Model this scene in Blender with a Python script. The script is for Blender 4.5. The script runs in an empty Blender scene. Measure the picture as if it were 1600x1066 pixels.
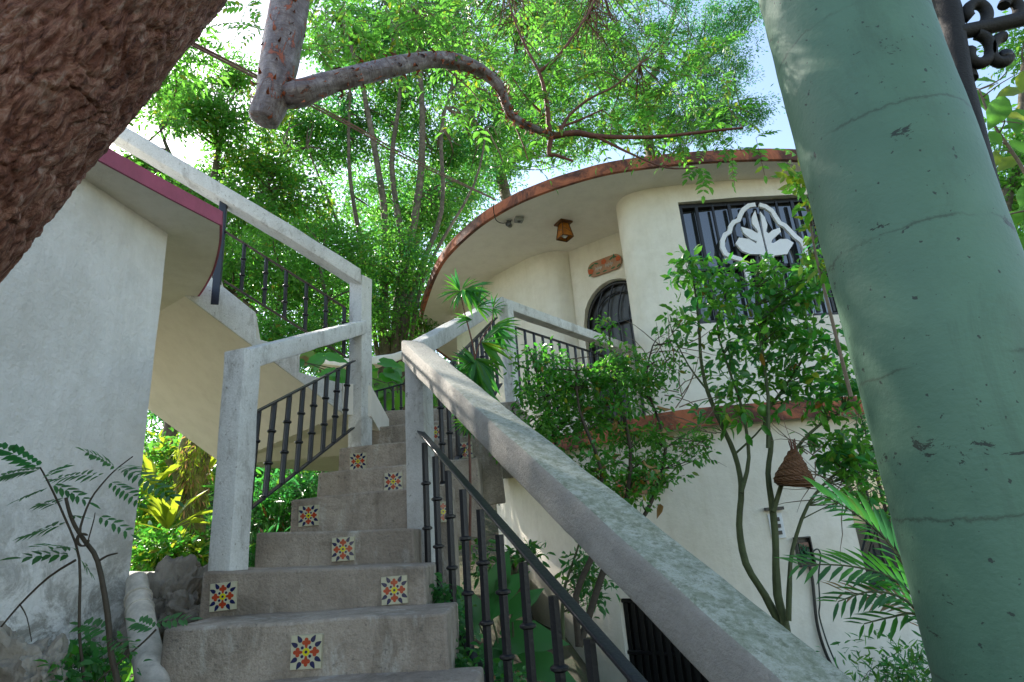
import bpy, bmesh, math, random
import numpy as np
from mathutils import Vector, Matrix, noise
random.seed(7); rng = np.random.default_rng(11)
C = bpy.context.scene.collection
SC = bpy.context.scene
R_ = math.radians

# ---------------------------------------------------------------- camera
F_PX = 944.0
_th, _ro = R_(18), R_(4.5)
_F = np.array([0, math.cos(_th), math.sin(_th)])
_u0 = np.array([0, -math.sin(_th), math.cos(_th)]); _r0 = np.array([1., 0, 0])
_R = math.cos(_ro)*_r0 - math.sin(_ro)*_u0
_U = math.sin(_ro)*_r0 + math.cos(_ro)*_u0
cd = bpy.data.cameras.new('camera'); cam = bpy.data.objects.new('camera', cd); C.objects.link(cam)
cd.sensor_width = 36; cd.sensor_fit = 'HORIZONTAL'; cd.lens = F_PX/1600*36
cd.clip_start = 0.05; cd.clip_end = 500
cam.matrix_world = Matrix(((_R[0], _U[0], -_F[0], 0), (_R[1], _U[1], -_F[1], 0), (_R[2], _U[2], -_F[2], 0), (0, 0, 0, 1)))
SC.camera = cam

# ---------------------------------------------------------------- light
SUN = Vector((-0.95, 0.85, 0.95)).normalized()
w = bpy.data.worlds.new('World'); SC.world = w; w.use_nodes = True
nt = w.node_tree; bg = nt.nodes['Background']
sky = nt.nodes.new('ShaderNodeTexSky'); sky.sky_type = 'NISHITA'; sky.sun_disc = False
sky.sun_elevation = math.asin(SUN.z); sky.sun_rotation = math.atan2(SUN.x, SUN.y)
sky.air_density = 1.0; sky.dust_density = 0.7; sky.ozone_density = 1.0
wbm = nt.nodes.new('ShaderNodeMix'); wbm.data_type = 'RGBA'; wbm.blend_type = 'MULTIPLY'; wbm.inputs[0].default_value = 1
wbm.inputs[7].default_value = (1, .925, .84, 1)   # daylight white balance
nt.links.new(sky.outputs[0], wbm.inputs[6]); nt.links.new(wbm.outputs[2], bg.inputs[0]); bg.inputs[1].default_value = 0.15
sl = bpy.data.lights.new('sun', 'SUN'); sl.energy = 4.6; sl.angle = R_(0.5); sl.color = (1, .93, .82)
so = bpy.data.objects.new('sun', sl); C.objects.link(so)
so.rotation_euler = SUN.to_track_quat('Z', 'Y').to_euler(); so.location = (-8, 8, 12)
SC.view_settings.view_transform = 'Standard'; SC.view_settings.look = 'None'
SC.view_settings.exposure = 1.7; SC.view_settings.gamma = 1
SC.render.engine = 'CYCLES'
SC.cycles.max_bounces = 8; SC.cycles.diffuse_bounces = 5; SC.cycles.transmission_bounces = 4

# ---------------------------------------------------------------- geometry helpers
M = {}
V = Vector
def ray(x, y):
    return _F + (x-800)/F_PX*_R - (y-533)/F_PX*_U
def at(x, y, Y):
    d = ray(x, y); return V(d*(Y/d[1]))
def atz(x, y, z):
    d = ray(x, y); return V(d*(z/d[2]))
def hit(x, y, A, B):
    """pixel ray against the vertical plane through plan points A, B"""
    d = ray(x, y); nx, ny = -(B[1]-A[1]), (B[0]-A[0])
    t = (A[0]*nx+A[1]*ny)/(d[0]*nx+d[1]*ny); return V(d*t)

def tag(o, label=None, cat=None, group=None, kind=None):
    if label: o['label'] = label
    if cat: o['category'] = cat
    if group: o['group'] = group
    if kind: o['kind'] = kind
    return o
def thing(name, loc, label, cat, group=None):
    o = bpy.data.objects.new(name, None); C.objects.link(o); o.location = loc
    o.empty_display_size = .1
    return tag(o, label, cat, group)
def wloc(o):
    p = V((0, 0, 0))
    while o is not None: p += o.location; o = o.parent
    return p

class MB:
    def __init__(s): s.v = []; s.f = []; s.m = []; s.mi = 0; s.bc = []
    def add(s, vs, fs):
        b = len(s.v); s.v += [tuple(p) for p in vs]
        for f in fs: s.f.append(tuple(b+i for i in f)); s.m.append(s.mi)
        return s
    def hexa(s, p):   # bottom 4 (ccw), top 4
        return s.add(p, [(3, 2, 1, 0), (4, 5, 6, 7), (0, 1, 5, 4), (1, 2, 6, 5), (2, 3, 7, 6), (3, 0, 4, 7)])
    def box(s, c, sz, rz=0, tilt=None):
        M = Matrix.Rotation(rz, 3, 'Z')
        if tilt is not None: M = tilt
        c = V(c); q = []
        for z in (-1, 1):
            for x, y in ((-1, -1), (1, -1), (1, 1), (-1, 1)):
                q.append(c + M @ V((x*sz[0]/2, y*sz[1]/2, z*sz[2]/2)))
        return s.hexa(q)
    def prism(s, poly, z0, z1):
        n = len(poly)
        vs = [(p[0], p[1], z0) for p in poly]+[(p[0], p[1], z1) for p in poly]
        return s.add(vs, [tuple(range(n-1, -1, -1)), tuple(range(n, 2*n))]+[(i, (i+1) % n, n+(i+1) % n, n+i) for i in range(n)])
    def extr(s, poly3, d):   # planar polygon in 3D extruded by vector d
        n = len(poly3); d = V(d)
        vs = [V(p) for p in poly3]+[V(p)+d for p in poly3]
        return s.add(vs, [tuple(range(n-1, -1, -1)), tuple(range(n, 2*n))]+[(i, (i+1) % n, n+(i+1) % n, n+i) for i in range(n)])
    def tube(s, pts, rad, n=8, caps=True, wob=0., flute=0.):
        pts = [V(p) for p in pts]; k = len(pts)
        if not hasattr(rad, '__len__'): rad = [rad]*k
        up = None; rings = []; acc = 0
        for i in range(k):
            t = (pts[min(i+1, k-1)]-pts[max(i-1, 0)]).normalized()
            if up is None:
                up = V((0, 0, 1)) if abs(t.z) < .9 else V((0, 1, 0))
            a = (up-t*up.dot(t)).normalized(); up = a; b = t.cross(a)
            ring = []
            if i: acc += (pts[i]-pts[i-1]).length
            s.bc += [(math.cos(2*math.pi*j/n)*rad[0], math.sin(2*math.pi*j/n)*rad[0], acc) for j in range(n)]
            for j in range(n):
                an = 2*math.pi*j/n
                r = rad[i]*(1+(flute if j % 2 else 0))
                if wob: r *= 1+wob*noise.noise(pts[i]*6+V((math.cos(an), math.sin(an), 0))*1.3)
                ring.append(pts[i]+(a*math.cos(an)+b*math.sin(an))*r)
            rings.append(ring)
        vs = [p for r in rings for p in r]; fs = []
        for i in range(k-1):
            for j in range(n):
                fs.append((i*n+j, i*n+(j+1) % n, (i+1)*n+(j+1) % n, (i+1)*n+j))
        if caps: fs += [tuple(range(n-1, -1, -1)), tuple((k-1)*n+j for j in range(n))]
        return s.add(vs, fs)
    def lathe(s, prof, c, n=16, axis=None):
        c = V(c); vs = []
        for r, z in prof:
            for j in range(n):
                a = 2*math.pi*j/n; p = V((r*math.cos(a), r*math.sin(a), z))
                if axis is not None: p = axis @ p
                vs.append(c+p)
        k = len(prof)
        fs = [(i*n+j, i*n+(j+1) % n, (i+1)*n+(j+1) % n, (i+1)*n+j) for i in range(k-1) for j in range(n)]
        fs += [tuple(range(n-1, -1, -1)), tuple((k-1)*n+j for j in range(n))]
        return s.add(vs, fs)
    def beam(s, pts, w, h, r=.018, seg=.06, amp=.004, caps=True):
        """rounded-rectangle sweep (z up) with mitred corners, slightly hand-made surface; pts = centre line"""
        pts = [V(p) for p in pts]
        dirs = [(pts[i+1]-pts[i]) for i in range(len(pts)-1)]
        side = []
        for i in range(len(pts)):
            ds = [V((d.x, d.y, 0)).normalized() for d in dirs[max(0, i-1):i+1]]
            if len(ds) == 2:
                n1, n2 = V((ds[0].y, -ds[0].x, 0)), V((ds[1].y, -ds[1].x, 0))
                b = (n1+n2).normalized(); side.append(b/max(.5, b.dot(n1)))
            else: side.append(V((ds[0].y, -ds[0].x, 0)))
        prof = []
        for cx, cz, a0 in ((w/2-r, h/2-r, 0), (-w/2+r, h/2-r, 90), (-w/2+r, -h/2+r, 180), (w/2-r, -h/2+r, 270)):
            for q in (0, 45, 90): prof.append((cx+r*math.cos(R_(a0+q)), cz+r*math.sin(R_(a0+q))))
        # insert mid points along the flats so that the surface can undulate
        pr = []
        for i in range(len(prof)):
            pr.append(prof[i]); nx = prof[(i+1) % len(prof)]
            if i % 3 == 2: pr += [((prof[i][0]*(1-t)+nx[0]*t), (prof[i][1]*(1-t)+nx[1]*t)) for t in (.33, .67)]
        n = len(pr); rings = []
        for i in range(len(dirs)):
            L = dirs[i].length; m = max(1, int(L/seg))
            for q in range(m+(1 if i == len(dirs)-1 else 0)):
                t = q/m; rings.append((pts[i].lerp(pts[i+1], t), side[i].lerp(side[i+1], t)))
        vs = []
        for c, sd in rings:
            for u, z in pr:
                p = c+sd*u+V((0, 0, z))
                if amp: p += noise.noise_vector(p*5)*amp+noise.noise_vector(p*17)*amp*.35
                vs.append(p)
        k = len(rings)
        fs = [(i*n+j, (i+1)*n+j, (i+1)*n+(j+1) % n, i*n+(j+1) % n) for i in range(k-1) for j in range(n)]
        if caps: fs += [tuple(range(n)), tuple((k-1)*n+j for j in range(n-1, -1, -1))]
        return s.add(vs, fs)
    def build(s, name, mat, parent=None, smooth=False, bevel=0, **tags):
        me = bpy.data.meshes.new(name); off = wloc(parent) if parent else V((0, 0, 0))
        if isinstance(parent, bpy.types.Object) or parent is None: pass
        me.from_pydata([(a-off.x, b-off.y, c-off.z) for a, b, c in s.v], [], s.f)
        o = bpy.data.objects.new(name, me); C.objects.link(o)
        if parent: o.parent = parent
        for m in (mat if isinstance(mat, list) else [mat]): me.materials.append(m)
        me.polygons.foreach_set('material_index', s.m)
        bm = bmesh.new(); bm.from_mesh(me); bmesh.ops.recalc_face_normals(bm, faces=bm.faces); bm.to_mesh(me); bm.free()
        if smooth:
            me.polygons.foreach_set('use_smooth', [True]*len(me.polygons))
            try: me.set_sharp_from_angle(angle=R_(smooth if smooth > 1 else 40))
            except Exception: pass
        if bevel:
            b = o.modifiers.new('bevel', 'BEVEL'); b.width = bevel; b.segments = 2; b.limit_method = 'ANGLE'; b.angle_limit = R_(35)
        if mat in (M.get('peel'), M.get('plated')) and len(s.bc) == len(s.v):
            at_ = me.attributes.new('bark_co', 'FLOAT_VECTOR', 'POINT'); at_.data.foreach_set('vector', [c for q in s.bc for c in q])
        me.update(); tag(o, **tags); return o

# ---------------------------------------------------------------- materials
def N(nt, t, **kw):
    n = nt.nodes.new(t)
    for k, v in kw.items(): setattr(n, k, v)
    return n
def newmat(name):
    m = bpy.data.materials.new(name); m.use_nodes = True
    return m, m.node_tree, m.node_tree.nodes['Principled BSDF']
def ramp(nt, src, stops):
    r = N(nt, 'ShaderNodeValToRGB'); e = r.color_ramp.elements
    while len(e) < len(stops): e.new(.5)
    for i, (p, c) in enumerate(stops):
        e[i].position = p; e[i].color = (*c, 1) if len(c) == 3 else c
    nt.links.new(src, r.inputs[0]); return r.outputs[0]
def nz(nt, scale, detail=5, rough=.6, dist=0, vec=None):
    n = N(nt, 'ShaderNodeTexNoise'); n.inputs['Scale'].default_value = scale; n.inputs['Detail'].default_value = detail
    n.inputs['Roughness'].default_value = rough; n.inputs['Distortion'].default_value = dist
    if vec is not None: nt.links.new(vec, n.inputs['Vector'])
    return n.outputs['Fac']
def coords(nt, scale=(1, 1, 1)):
    g = N(nt, 'ShaderNodeNewGeometry'); mp = N(nt, 'ShaderNodeMapping'); mp.inputs['Scale'].default_value = scale
    nt.links.new(g.outputs['Position'], mp.inputs['Vector']); return mp.outputs[0]
def mix(nt, fac, a, b, mode='MIX'):
    m = N(nt, 'ShaderNodeMix', data_type='RGBA', blend_type=mode)
    if isinstance(fac, float): m.inputs[0].default_value = fac
    else: nt.links.new(fac, m.inputs[0])
    for i, c in ((6, a), (7, b)):
        if isinstance(c, tuple): m.inputs[i].default_value = (*c, 1)
        else: nt.links.new(c, m.inputs[i])
    return m.outputs[2]
def bump(nt, bsdf, src, strength, dist=.01):
    b = N(nt, 'ShaderNodeBump'); b.inputs['Strength'].default_value = strength; b.inputs['Distance'].default_value = dist
    nt.links.new(src, b.inputs['Height']); nt.links.new(b.outputs[0], bsdf.inputs['Normal']); return b
def stucco(name, base, dark, stain=.45, bscale=60, bstr=.35, rough=.85, lowstain=None, speck=None):
    m, nt, b = newmat(name); v = coords(nt)
    big = nz(nt, 1.3, 6, .65, .4, v); med = nz(nt, 7, 6, .7, 0, v); fine = nz(nt, bscale, 4, .6, 0, v)
    vs = coords(nt, (5, 5, .7)); streak = nz(nt, 1.6, 5, .7, .2, vs)
    c = mix(nt, ramp(nt, big, [(.42, (0, 0, 0)), (.75, (stain,)*3)]), base, dark)
    c = mix(nt, ramp(nt, streak, [(.5, (0, 0, 0)), (.8, (stain*.8,)*3)]), c, dark)
    c = mix(nt, ramp(nt, med, [(.45, (0, 0, 0)), (.8, (stain*.6,)*3)]), c, tuple(x*.7 for x in dark))
    if name == 'grey_cement':
        c = mix(nt, ramp(nt, nz(nt, 3.2, 10, .78, .6, v), [(.5, (0, 0, 0)), (.62, (.8,)*3)]), c, (.17, .135, .10))
        c = mix(nt, ramp(nt, nz(nt, 150, 3, .7, 0, v), [(.35, (0, 0, 0)), (.7, (.55,)*3)]), c, (.20, .17, .14))
        c = mix(nt, ramp(nt, nz(nt, 9, 6, .7, 0, coords(nt, (1, 1, .35))), [(.56, (0, 0, 0)), (.66, (.5,)*3)]), c, (.55, .52, .47))
    if name == 'whitewashed_cement' or name == 'white_post_paint':
        c = mix(nt, ramp(nt, nz(nt, 5, 9, .78, .5, coords(nt, (1.5, 1.5, .7))), [(.52, (0, 0, 0)), (.64, (.6,)*3)]), c, (.24, .22, .19))
        c = mix(nt, ramp(nt, nz(nt, 130, 3, .7, 0, v), [(.4, (0, 0, 0)), (.7, (.35,)*3)]), c, (.3, .29, .27))
    if speck:
        sp = nz(nt, 38, 3, .7, 0, v)
        c = mix(nt, ramp(nt, sp, [(.62, (0, 0, 0)), (.7, (.75,)*3)]), c, speck)
    if lowstain:
        z0, z1, col = lowstain
        g = N(nt, 'ShaderNodeNewGeometry'); sx = N(nt, 'ShaderNodeSeparateXYZ'); nt.links.new(g.outputs['Position'], sx.inputs[0])
        mr = N(nt, 'ShaderNodeMapRange'); mr.inputs[1].default_value = z0; mr.inputs[2].default_value = z1
        mr.inputs[3].default_value = 1; mr.inputs[4].default_value = 0; nt.links.new(sx.outputs[2], mr.inputs[0])
        mm = N(nt, 'ShaderNodeMath', operation='MULTIPLY'); nt.links.new(mr.outputs[0], mm.inputs[0])
        nt.links.new(ramp(nt, nz(nt, 7, 9, .8, .5, v), [(.44, (0, 0, 0)), (.56, (1, 1, 1))]), mm.inputs[1])
        c = mix(nt, mm.outputs[0], c, col)
    nt.links.new(c, b.inputs['Base Color']); b.inputs['Roughness'].default_value = rough
    h = N(nt, 'ShaderNodeMath', operation='ADD'); nt.links.new(fine, h.inputs[0]); nt.links.new(med, h.inputs[1])
    bump(nt, b, h.outputs[0], bstr, .012); return m
M['wall_white'] = stucco('white_stucco', (.74, .73, .70), (.47, .44, .38), .5, 28, .6, lowstain=(-.45, .42, (.13, .12, .085)))
M['house'] = stucco('cream_stucco', (.80, .75, .66), (.56, .49, .37), .42, 30, .35)
M['soffit'] = stucco('soffit_plaster', (.80, .75, .67), (.56, .50, .42), .35, 22, .25)
M['concrete'] = stucco('grey_cement', (.48, .40, .325), (.14, .105, .075), 1.0, 75, .8, speck=(.14, .12, .10))
M['paint_con'] = stucco('whitewashed_cement', (.60, .59, .57), (.25, .24, .21), .55, 60, .5, speck=(.16, .16, .13))
M['white_post'] = stucco('white_post_paint', (.70, .70, .68), (.38, .37, .33), .4, 60, .45, speck=(.22, .2, .16))
M['pink'] = stucco('magenta_paint', (.40, .10, .17), (.16, .06, .08), .5, 40, .2)
def moss_beam():
    m, nt, b = newmat('mossy_cement'); v = coords(nt)
    big = nz(nt, 2.5, 8, .75, .4, v); fine = nz(nt, 85, 4, .7, 0, v); med = nz(nt, 26, 9, .8, .3, v)
    c = mix(nt, ramp(nt, big, [(.35, (0, 0, 0)), (.7, (.8,)*3)]), (.43, .405, .37), (.2, .19, .17))
    g = N(nt, 'ShaderNodeNewGeometry'); sx = N(nt, 'ShaderNodeSeparateXYZ'); nt.links.new(g.outputs['Normal'], sx.inputs[0])
    up = N(nt, 'ShaderNodeMapRange'); up.inputs[1].default_value = .2; up.inputs[2].default_value = .8; nt.links.new(sx.outputs[2], up.inputs[0])
    lich = mix(nt, ramp(nt, med, [(.42, (0, 0, 0)), (.58, (1, 1, 1))]), (.24, .27, .19), (.44, .46, .39))
    lich = mix(nt, ramp(nt, nz(nt, 45, 6, .8, 0, v), [(.5, (0, 0, 0)), (.62, (.8,)*3)]), lich, (.13, .155, .09))
    # lichen grows over the lower run of the rail
    px = N(nt, 'ShaderNodeSeparateXYZ'); nt.links.new(g.outputs['Position'], px.inputs[0])
    lo = N(nt, 'ShaderNodeMapRange'); lo.inputs[1].default_value = 3.0; lo.inputs[2].default_value = 1.6; lo.inputs[3].default_value = .12; lo.inputs[4].default_value = .95
    nt.links.new(px.outputs[1], lo.inputs[0])
    mm = N(nt, 'ShaderNodeMath', operation='MULTIPLY'); nt.links.new(up.outputs[0], mm.inputs[0]); nt.links.new(lo.outputs[0], mm.inputs[1])
    c = mix(nt, mm.outputs[0], c, lich)
    nt.links.new(c, b.inputs['Base Color']); b.inputs['Roughness'].default_value = .92
    h = N(nt, 'ShaderNodeMath', operation='ADD'); nt.links.new(fine, h.inputs[0]); nt.links.new(med, h.inputs[1])
    bump(nt, b, h.outputs[0], .7, .012); return m
M['moss'] = moss_beam()
def rimmat():
    m, nt, b = newmat('terracotta_rim'); v = coords(nt)
    a = nz(nt, 2.2, 8, .75, .5, v)
    c = mix(nt, ramp(nt, a, [(.42, (0, 0, 0)), (.56, (1, 1, 1))]), (.42, .13, .06), (.09, .035, .025))
    c = mix(nt, ramp(nt, nz(nt, 9, 6, .7, 0, v), [(.6, (0, 0, 0)), (.75, (.6,)*3)]), c, (.25, .2, .17))
    nt.links.new(c, b.inputs['Base Color']); b.inputs['Roughness'].default_value = .85
    bump(nt, b, nz(nt, 30, 5, .7, 0, v), .5, .01); return m
M['rim'] = rimmat()
def simple(name, col, rough=.5, metal=0, var=.25, scale=20, bstr=.2, coat=0):
    m, nt, b = newmat(name); v = coords(nt)
    c = mix(nt, ramp(nt, nz(nt, scale, 5, .7, 0, v), [(.35, (0, 0, 0)), (.75, (1, 1, 1))]), col, tuple(x*(1-var) for x in col))
    nt.links.new(c, b.inputs['Base Color']); b.inputs['Roughness'].default_value = rough; b.inputs['Metallic'].default_value = metal
    if coat: b.inputs['Coat Weight'].default_value = coat
    bump(nt, b, nz(nt, scale*3, 3, .6, 0, v), bstr, .004); return m
M['iron'] = simple('black_iron', (.018, .018, .022), .38, .3, .4, 30, .35)
M['wrought'] = simple('wrought_iron', (.02, .017, .016), .7, .2, .5, 40, .6)
M['iron_brown'] = simple('rusty_rail', (.10, .065, .05), .55, .3, .5, 30, .3)
M['bluegrey'] = simple('blue_black_steel', (.03, .035, .05), .4, .3)
M['tile_cream'] = simple('tile_glaze', (.50, .47, .33), .35, 0, .2, 30, .05)
M['tile_red'] = simple('tile_red', (.42, .05, .015), .2, 0, .3, 60, .05, .1)
M['tile_blue'] = simple('tile_blue', (.008, .012, .07), .2, 0, .2, 60, .05, .1)
M['tile_yellow'] = simple('tile_yellow', (.62, .55, .01), .2, 0, .1, 60, .05, .1)
M['dark_pane'] = simple('dark_pane', (.05, .05, .05), .35, 0, .4, 6)
M['dark'] = simple('dark_interior', (.02, .02, .022), .6, 0, .4, 6)
def glassmat():
    m, nt, b = newmat('window_glass'); b.inputs['Base Color'].default_value = (.03, .035, .04, 1)
    b.inputs['Roughness'].default_value = .04; b.inputs['Specular IOR Level'].default_value = 1.0; b.inputs['Coat Weight'].default_value = 1
    bump(nt, b, nz(nt, 1.5, 2, .5, 0, coords(nt)), .04, .05); return m
M['glass'] = glassmat()
M['white_trim'] = simple('white_trim_paint', (.75, .76, .78), .5, 0, .12, 12)
M['frame'] = simple('black_window_frame', (.012, .012, .014), .35, .2, .3, 20)
M['wicker'] = simple('wicker', (.17, .075, .03), .7, 0, .6, 60, .6)
M['amber'] = simple('amber_glass', (.45, .16, .02), .25, 0, .5, 25, .2)
M['brass'] = simple('old_brass', (.16, .07, .025), .5, .5, .5, 30)
M['bulb'] = simple('white_bulb', (.8, .8, .78), .3, 0, .05)
M['clay'] = simple('painted_clay', (.42, .22, .13), .7, 0, .25, 14)
M['orange'] = simple('orange_paint', (.55, .10, .02), .6, 0, .2, 40)
M['green_paint'] = simple('green_paint', (.02, .13, .05), .6, 0, .2, 40)
M['letter'] = simple('pale_lettering', (.62, .55, .5), .6, 0, .2, 40)
M['plastic'] = simple('grey_plastic', (.22, .23, .21), .5)
M['plastic_dark'] = simple('dark_plastic', (.03, .03, .03), .35)
M['cable'] = simple('dark_green_cable', (.012, .03, .022), .45)
M['rope'] = simple('worn_rope', (.28, .16, .12), .8, 0, .4, 60, .6)
M['stem'] = simple('brown_stem', (.06, .045, .028), .8, 0, .5, 25, .6)
M['greenstem'] = simple('mossy_stem', (.075, .095, .035), .8, 0, .5, 14, .8)
M['twig'] = simple('pale_twig', (.20, .15, .10), .8, 0, .4, 25, .4)
M['rock'] = stucco('limestone', (.30, .265, .22), (.06, .05, .038), 1.0, 20, 1.0)
M['pipe'] = simple('white_pvc', (.70, .64, .55), .35, 0, .75, 9, .15)
M['fruit'] = simple('green_lime', (.10, .26, .04), .35, 0, .2, 50, .2)
def soil():
    m, nt, b = newmat('garden_soil'); v = coords(nt)
    c = mix(nt, ramp(nt, nz(nt, 3, 8, .8, 0, v), [(.4, (0, 0, 0)), (.6, (1, 1, 1))]), (.06, .045, .025), (.045, .07, .018))
    c = mix(nt, ramp(nt, nz(nt, 22, 5, .8, 0, v), [(.55, (0, 0, 0)), (.65, (1, 1, 1))]), c, (.15, .10, .05))
    nt.links.new(c, b.inputs['Base Color']); b.inputs['Roughness'].default_value = .95
    bump(nt, b, nz(nt, 12, 8, .8, 0, v), 1, .05); return m
M['soil'] = soil()
def greencol():
    m, nt, b = newmat('sea_green_paint'); v = coords(nt)
    big = nz(nt, 2.2, 5, .6, .3, v); fine = nz(nt, 90, 4, .6, 0, v); mid = nz(nt, 16, 5, .65, 0, coords(nt, (1, 1, 2.2)))
    c = mix(nt, ramp(nt, big, [(.35, (0, 0, 0)), (.75, (1, 1, 1))]), (.115, .225, .15), (.062, .145, .095))
    c = mix(nt, ramp(nt, nz(nt, 6, 8, .8, .2, v), [(.56, (0, 0, 0)), (.72, (.5,)*3)]), c, (.07, .15, .10))
    g0 = N(nt, 'ShaderNodeNewGeometry'); sz = N(nt, 'ShaderNodeSeparateXYZ'); nt.links.new(g0.outputs['Position'], sz.inputs[0])
    chip = nz(nt, 10, 9, .74, .4, coords(nt, (1, 1, 2.0)))
    for zc, wd_, am in ((.50, .045, .085), (.095, .06, .10), (.70, .03, .05), (-.25, .05, .06)):   # worn bands at the casting joints
        sb = N(nt, 'ShaderNodeMath', operation='SUBTRACT'); nt.links.new(sz.outputs[2], sb.inputs[0]); sb.inputs[1].default_value = zc
        ab = N(nt, 'ShaderNodeMath', operation='ABSOLUTE'); nt.links.new(sb.outputs[0], ab.inputs[0])
        mr_ = N(nt, 'ShaderNodeMapRange'); mr_.inputs[1].default_value = 0; mr_.inputs[2].default_value = wd_; mr_.inputs[3].default_value = am; mr_.inputs[4].default_value = 0; nt.links.new(ab.outputs[0], mr_.inputs[0])
        ad_ = N(nt, 'ShaderNodeMath', operation='ADD'); nt.links.new(chip, ad_.inputs[0]); nt.links.new(mr_.outputs[0], ad_.inputs[1]); chip = ad_.outputs[0]
    chm = ramp(nt, chip, [(.645, (0, 0, 0)), (.655, (1, 1, 1))])
    c = mix(nt, chm, c, (.02, .035, .025))
    spk = ramp(nt, nz(nt, 70, 2, .5, 0, v), [(.70, (0, 0, 0)), (.73, (1, 1, 1))]); c = mix(nt, spk, c, (.03, .05, .04)); c = mix(nt, ramp(nt, nz(nt, 3.5, 7, .75, .5, coords(nt, (1.6, 1.6, .5))), [(.52, (0, 0, 0)), (.68, (.45,)*3)]), c, (.05, .085, .06))
    # hairline joints round the column, at the casting lifts
    g = N(nt, 'ShaderNodeNewGeometry'); sx = N(nt, 'ShaderNodeSeparateXYZ'); nt.links.new(g.outputs['Position'], sx.inputs[0])
    ad = N(nt, 'ShaderNodeMath', operation='ADD'); nt.links.new(sx.outputs[2], ad.inputs[0])
    ws = N(nt, 'ShaderNodeMath', operation='MULTIPLY'); ws.inputs[1].default_value = .05; nt.links.new(nz(nt, 9, 7, .75, .3, v), ws.inputs[0]); nt.links.new(ws.outputs[0], ad.inputs[1])
    pm = N(nt, 'ShaderNodeMath', operation='PINGPONG'); pm.inputs[1].default_value = .135; nt.links.new(ad.outputs[0], pm.inputs[0])
    cr = ramp(nt, pm.outputs[0], [(0, (1, 1, 1)), (.0045, (0, 0, 0))])
    mk = N(nt, 'ShaderNodeMath', operation='MULTIPLY'); nt.links.new(cr, mk.inputs[0]); nt.links.new(ramp(nt, nz(nt, 4, 3, .6, 0, v), [(.40, (0, 0, 0)), (.5, (1,)*3)]), mk.inputs[1])
    c = mix(nt, mk.outputs[0], c, (.05, .09, .06))
    nt.links.new(c, b.inputs['Base Color']); b.inputs['Roughness'].default_value = .58
    h = N(nt, 'ShaderNodeMath', operation='ADD'); nt.links.new(fine, h.inputs[0]); nt.links.new(mid, h.inputs[1])
    h2 = N(nt, 'ShaderNodeMath', operation='SUBTRACT'); nt.links.new(h.outputs[0], h2.inputs[0]); nt.links.new(chm, h2.inputs[1])
    bump(nt, b, h2.outputs[0], .22, .006); return m
M['green'] = greencol()
def bark(name, a, c_, d, sc=(6, 6, 2), dist=1):
    m, nt, b = newmat(name); v = coords(nt)
    n1 = nz(nt, 9, 9, .75, .6, v); n2 = nz(nt, 2.2, 5, .6, 0, v)
    c = ramp(nt, n1, [(.3, d), (.48, a), (.62, c_), (.8, tuple(min(1, x*1.5) for x in c_))])
    c = mix(nt, ramp(nt, n2, [(.45, (0, 0, 0)), (.7, (.7,)*3)]), c, tuple(x*.6 for x in a))
    nt.links.new(c, b.inputs['Base Color']); b.inputs['Roughness'].default_value = .85
    bump(nt, b, nz(nt, 35, 8, .8, .3, v), 1, .02*dist); return m
def acoord(nt, sc):
    at_ = N(nt, 'ShaderNodeAttribute'); at_.attribute_name = 'bark_co'; mp = N(nt, 'ShaderNodeMapping'); mp.inputs['Scale'].default_value = sc
    nt.links.new(at_.outputs['Vector'], mp.inputs['Vector']); return mp.outputs[0]
def plated():
    m, nt, b = newmat('plated_bark')
    v1 = acoord(nt, (30, 30, 9)); v2 = acoord(nt, (9, 9, 4)); v3 = acoord(nt, (120, 120, 70))
    n1 = nz(nt, 1, 8, .72, 1.4, v1); n2 = nz(nt, 1, 6, .7, .6, v2); n3 = nz(nt, 1, 4, .7, 0, v3)
    c = ramp(nt, n1, [(.30, (.012, .006, .005)), (.43, (.22, .075, .045)), (.53, (.46, .21, .14)), (.68, (.68, .48, .40))])
    c = mix(nt, ramp(nt, n2, [(.5, (0, 0, 0)), (.62, (.75,)*3)]), c, (.19, .055, .025))
    c = mix(nt, ramp(nt, nz(nt, 1, 5, .7, 0, acoord(nt, (14, 14, 9))), [(.58, (0, 0, 0)), (.7, (.5,)*3)]), c, (.09, .075, .04))
    nt.links.new(c, b.inputs['Base Color']); b.inputs['Roughness'].default_value = .55
    h = N(nt, 'ShaderNodeMath', operation='MULTIPLY_ADD'); nt.links.new(n3, h.inputs[0]); h.inputs[1].default_value = .35; nt.links.new(n1, h.inputs[2])
    bump(nt, b, h.outputs[0], 1, .035); return m
M['bark'] = bark('red_brown_bark', (.20, .095, .065), (.34, .21, .16), (.03, .014, .011))
M['plated'] = plated()
M['trunk'] = bark('grey_bark', (.10, .08, .05), (.18, .15, .10), (.03, .024, .016), dist=.6)
M['mossbark'] = bark('mossy_bark', (.11, .12, .03), (.22, .22, .06), (.04, .03, .015), dist=.6)
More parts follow.
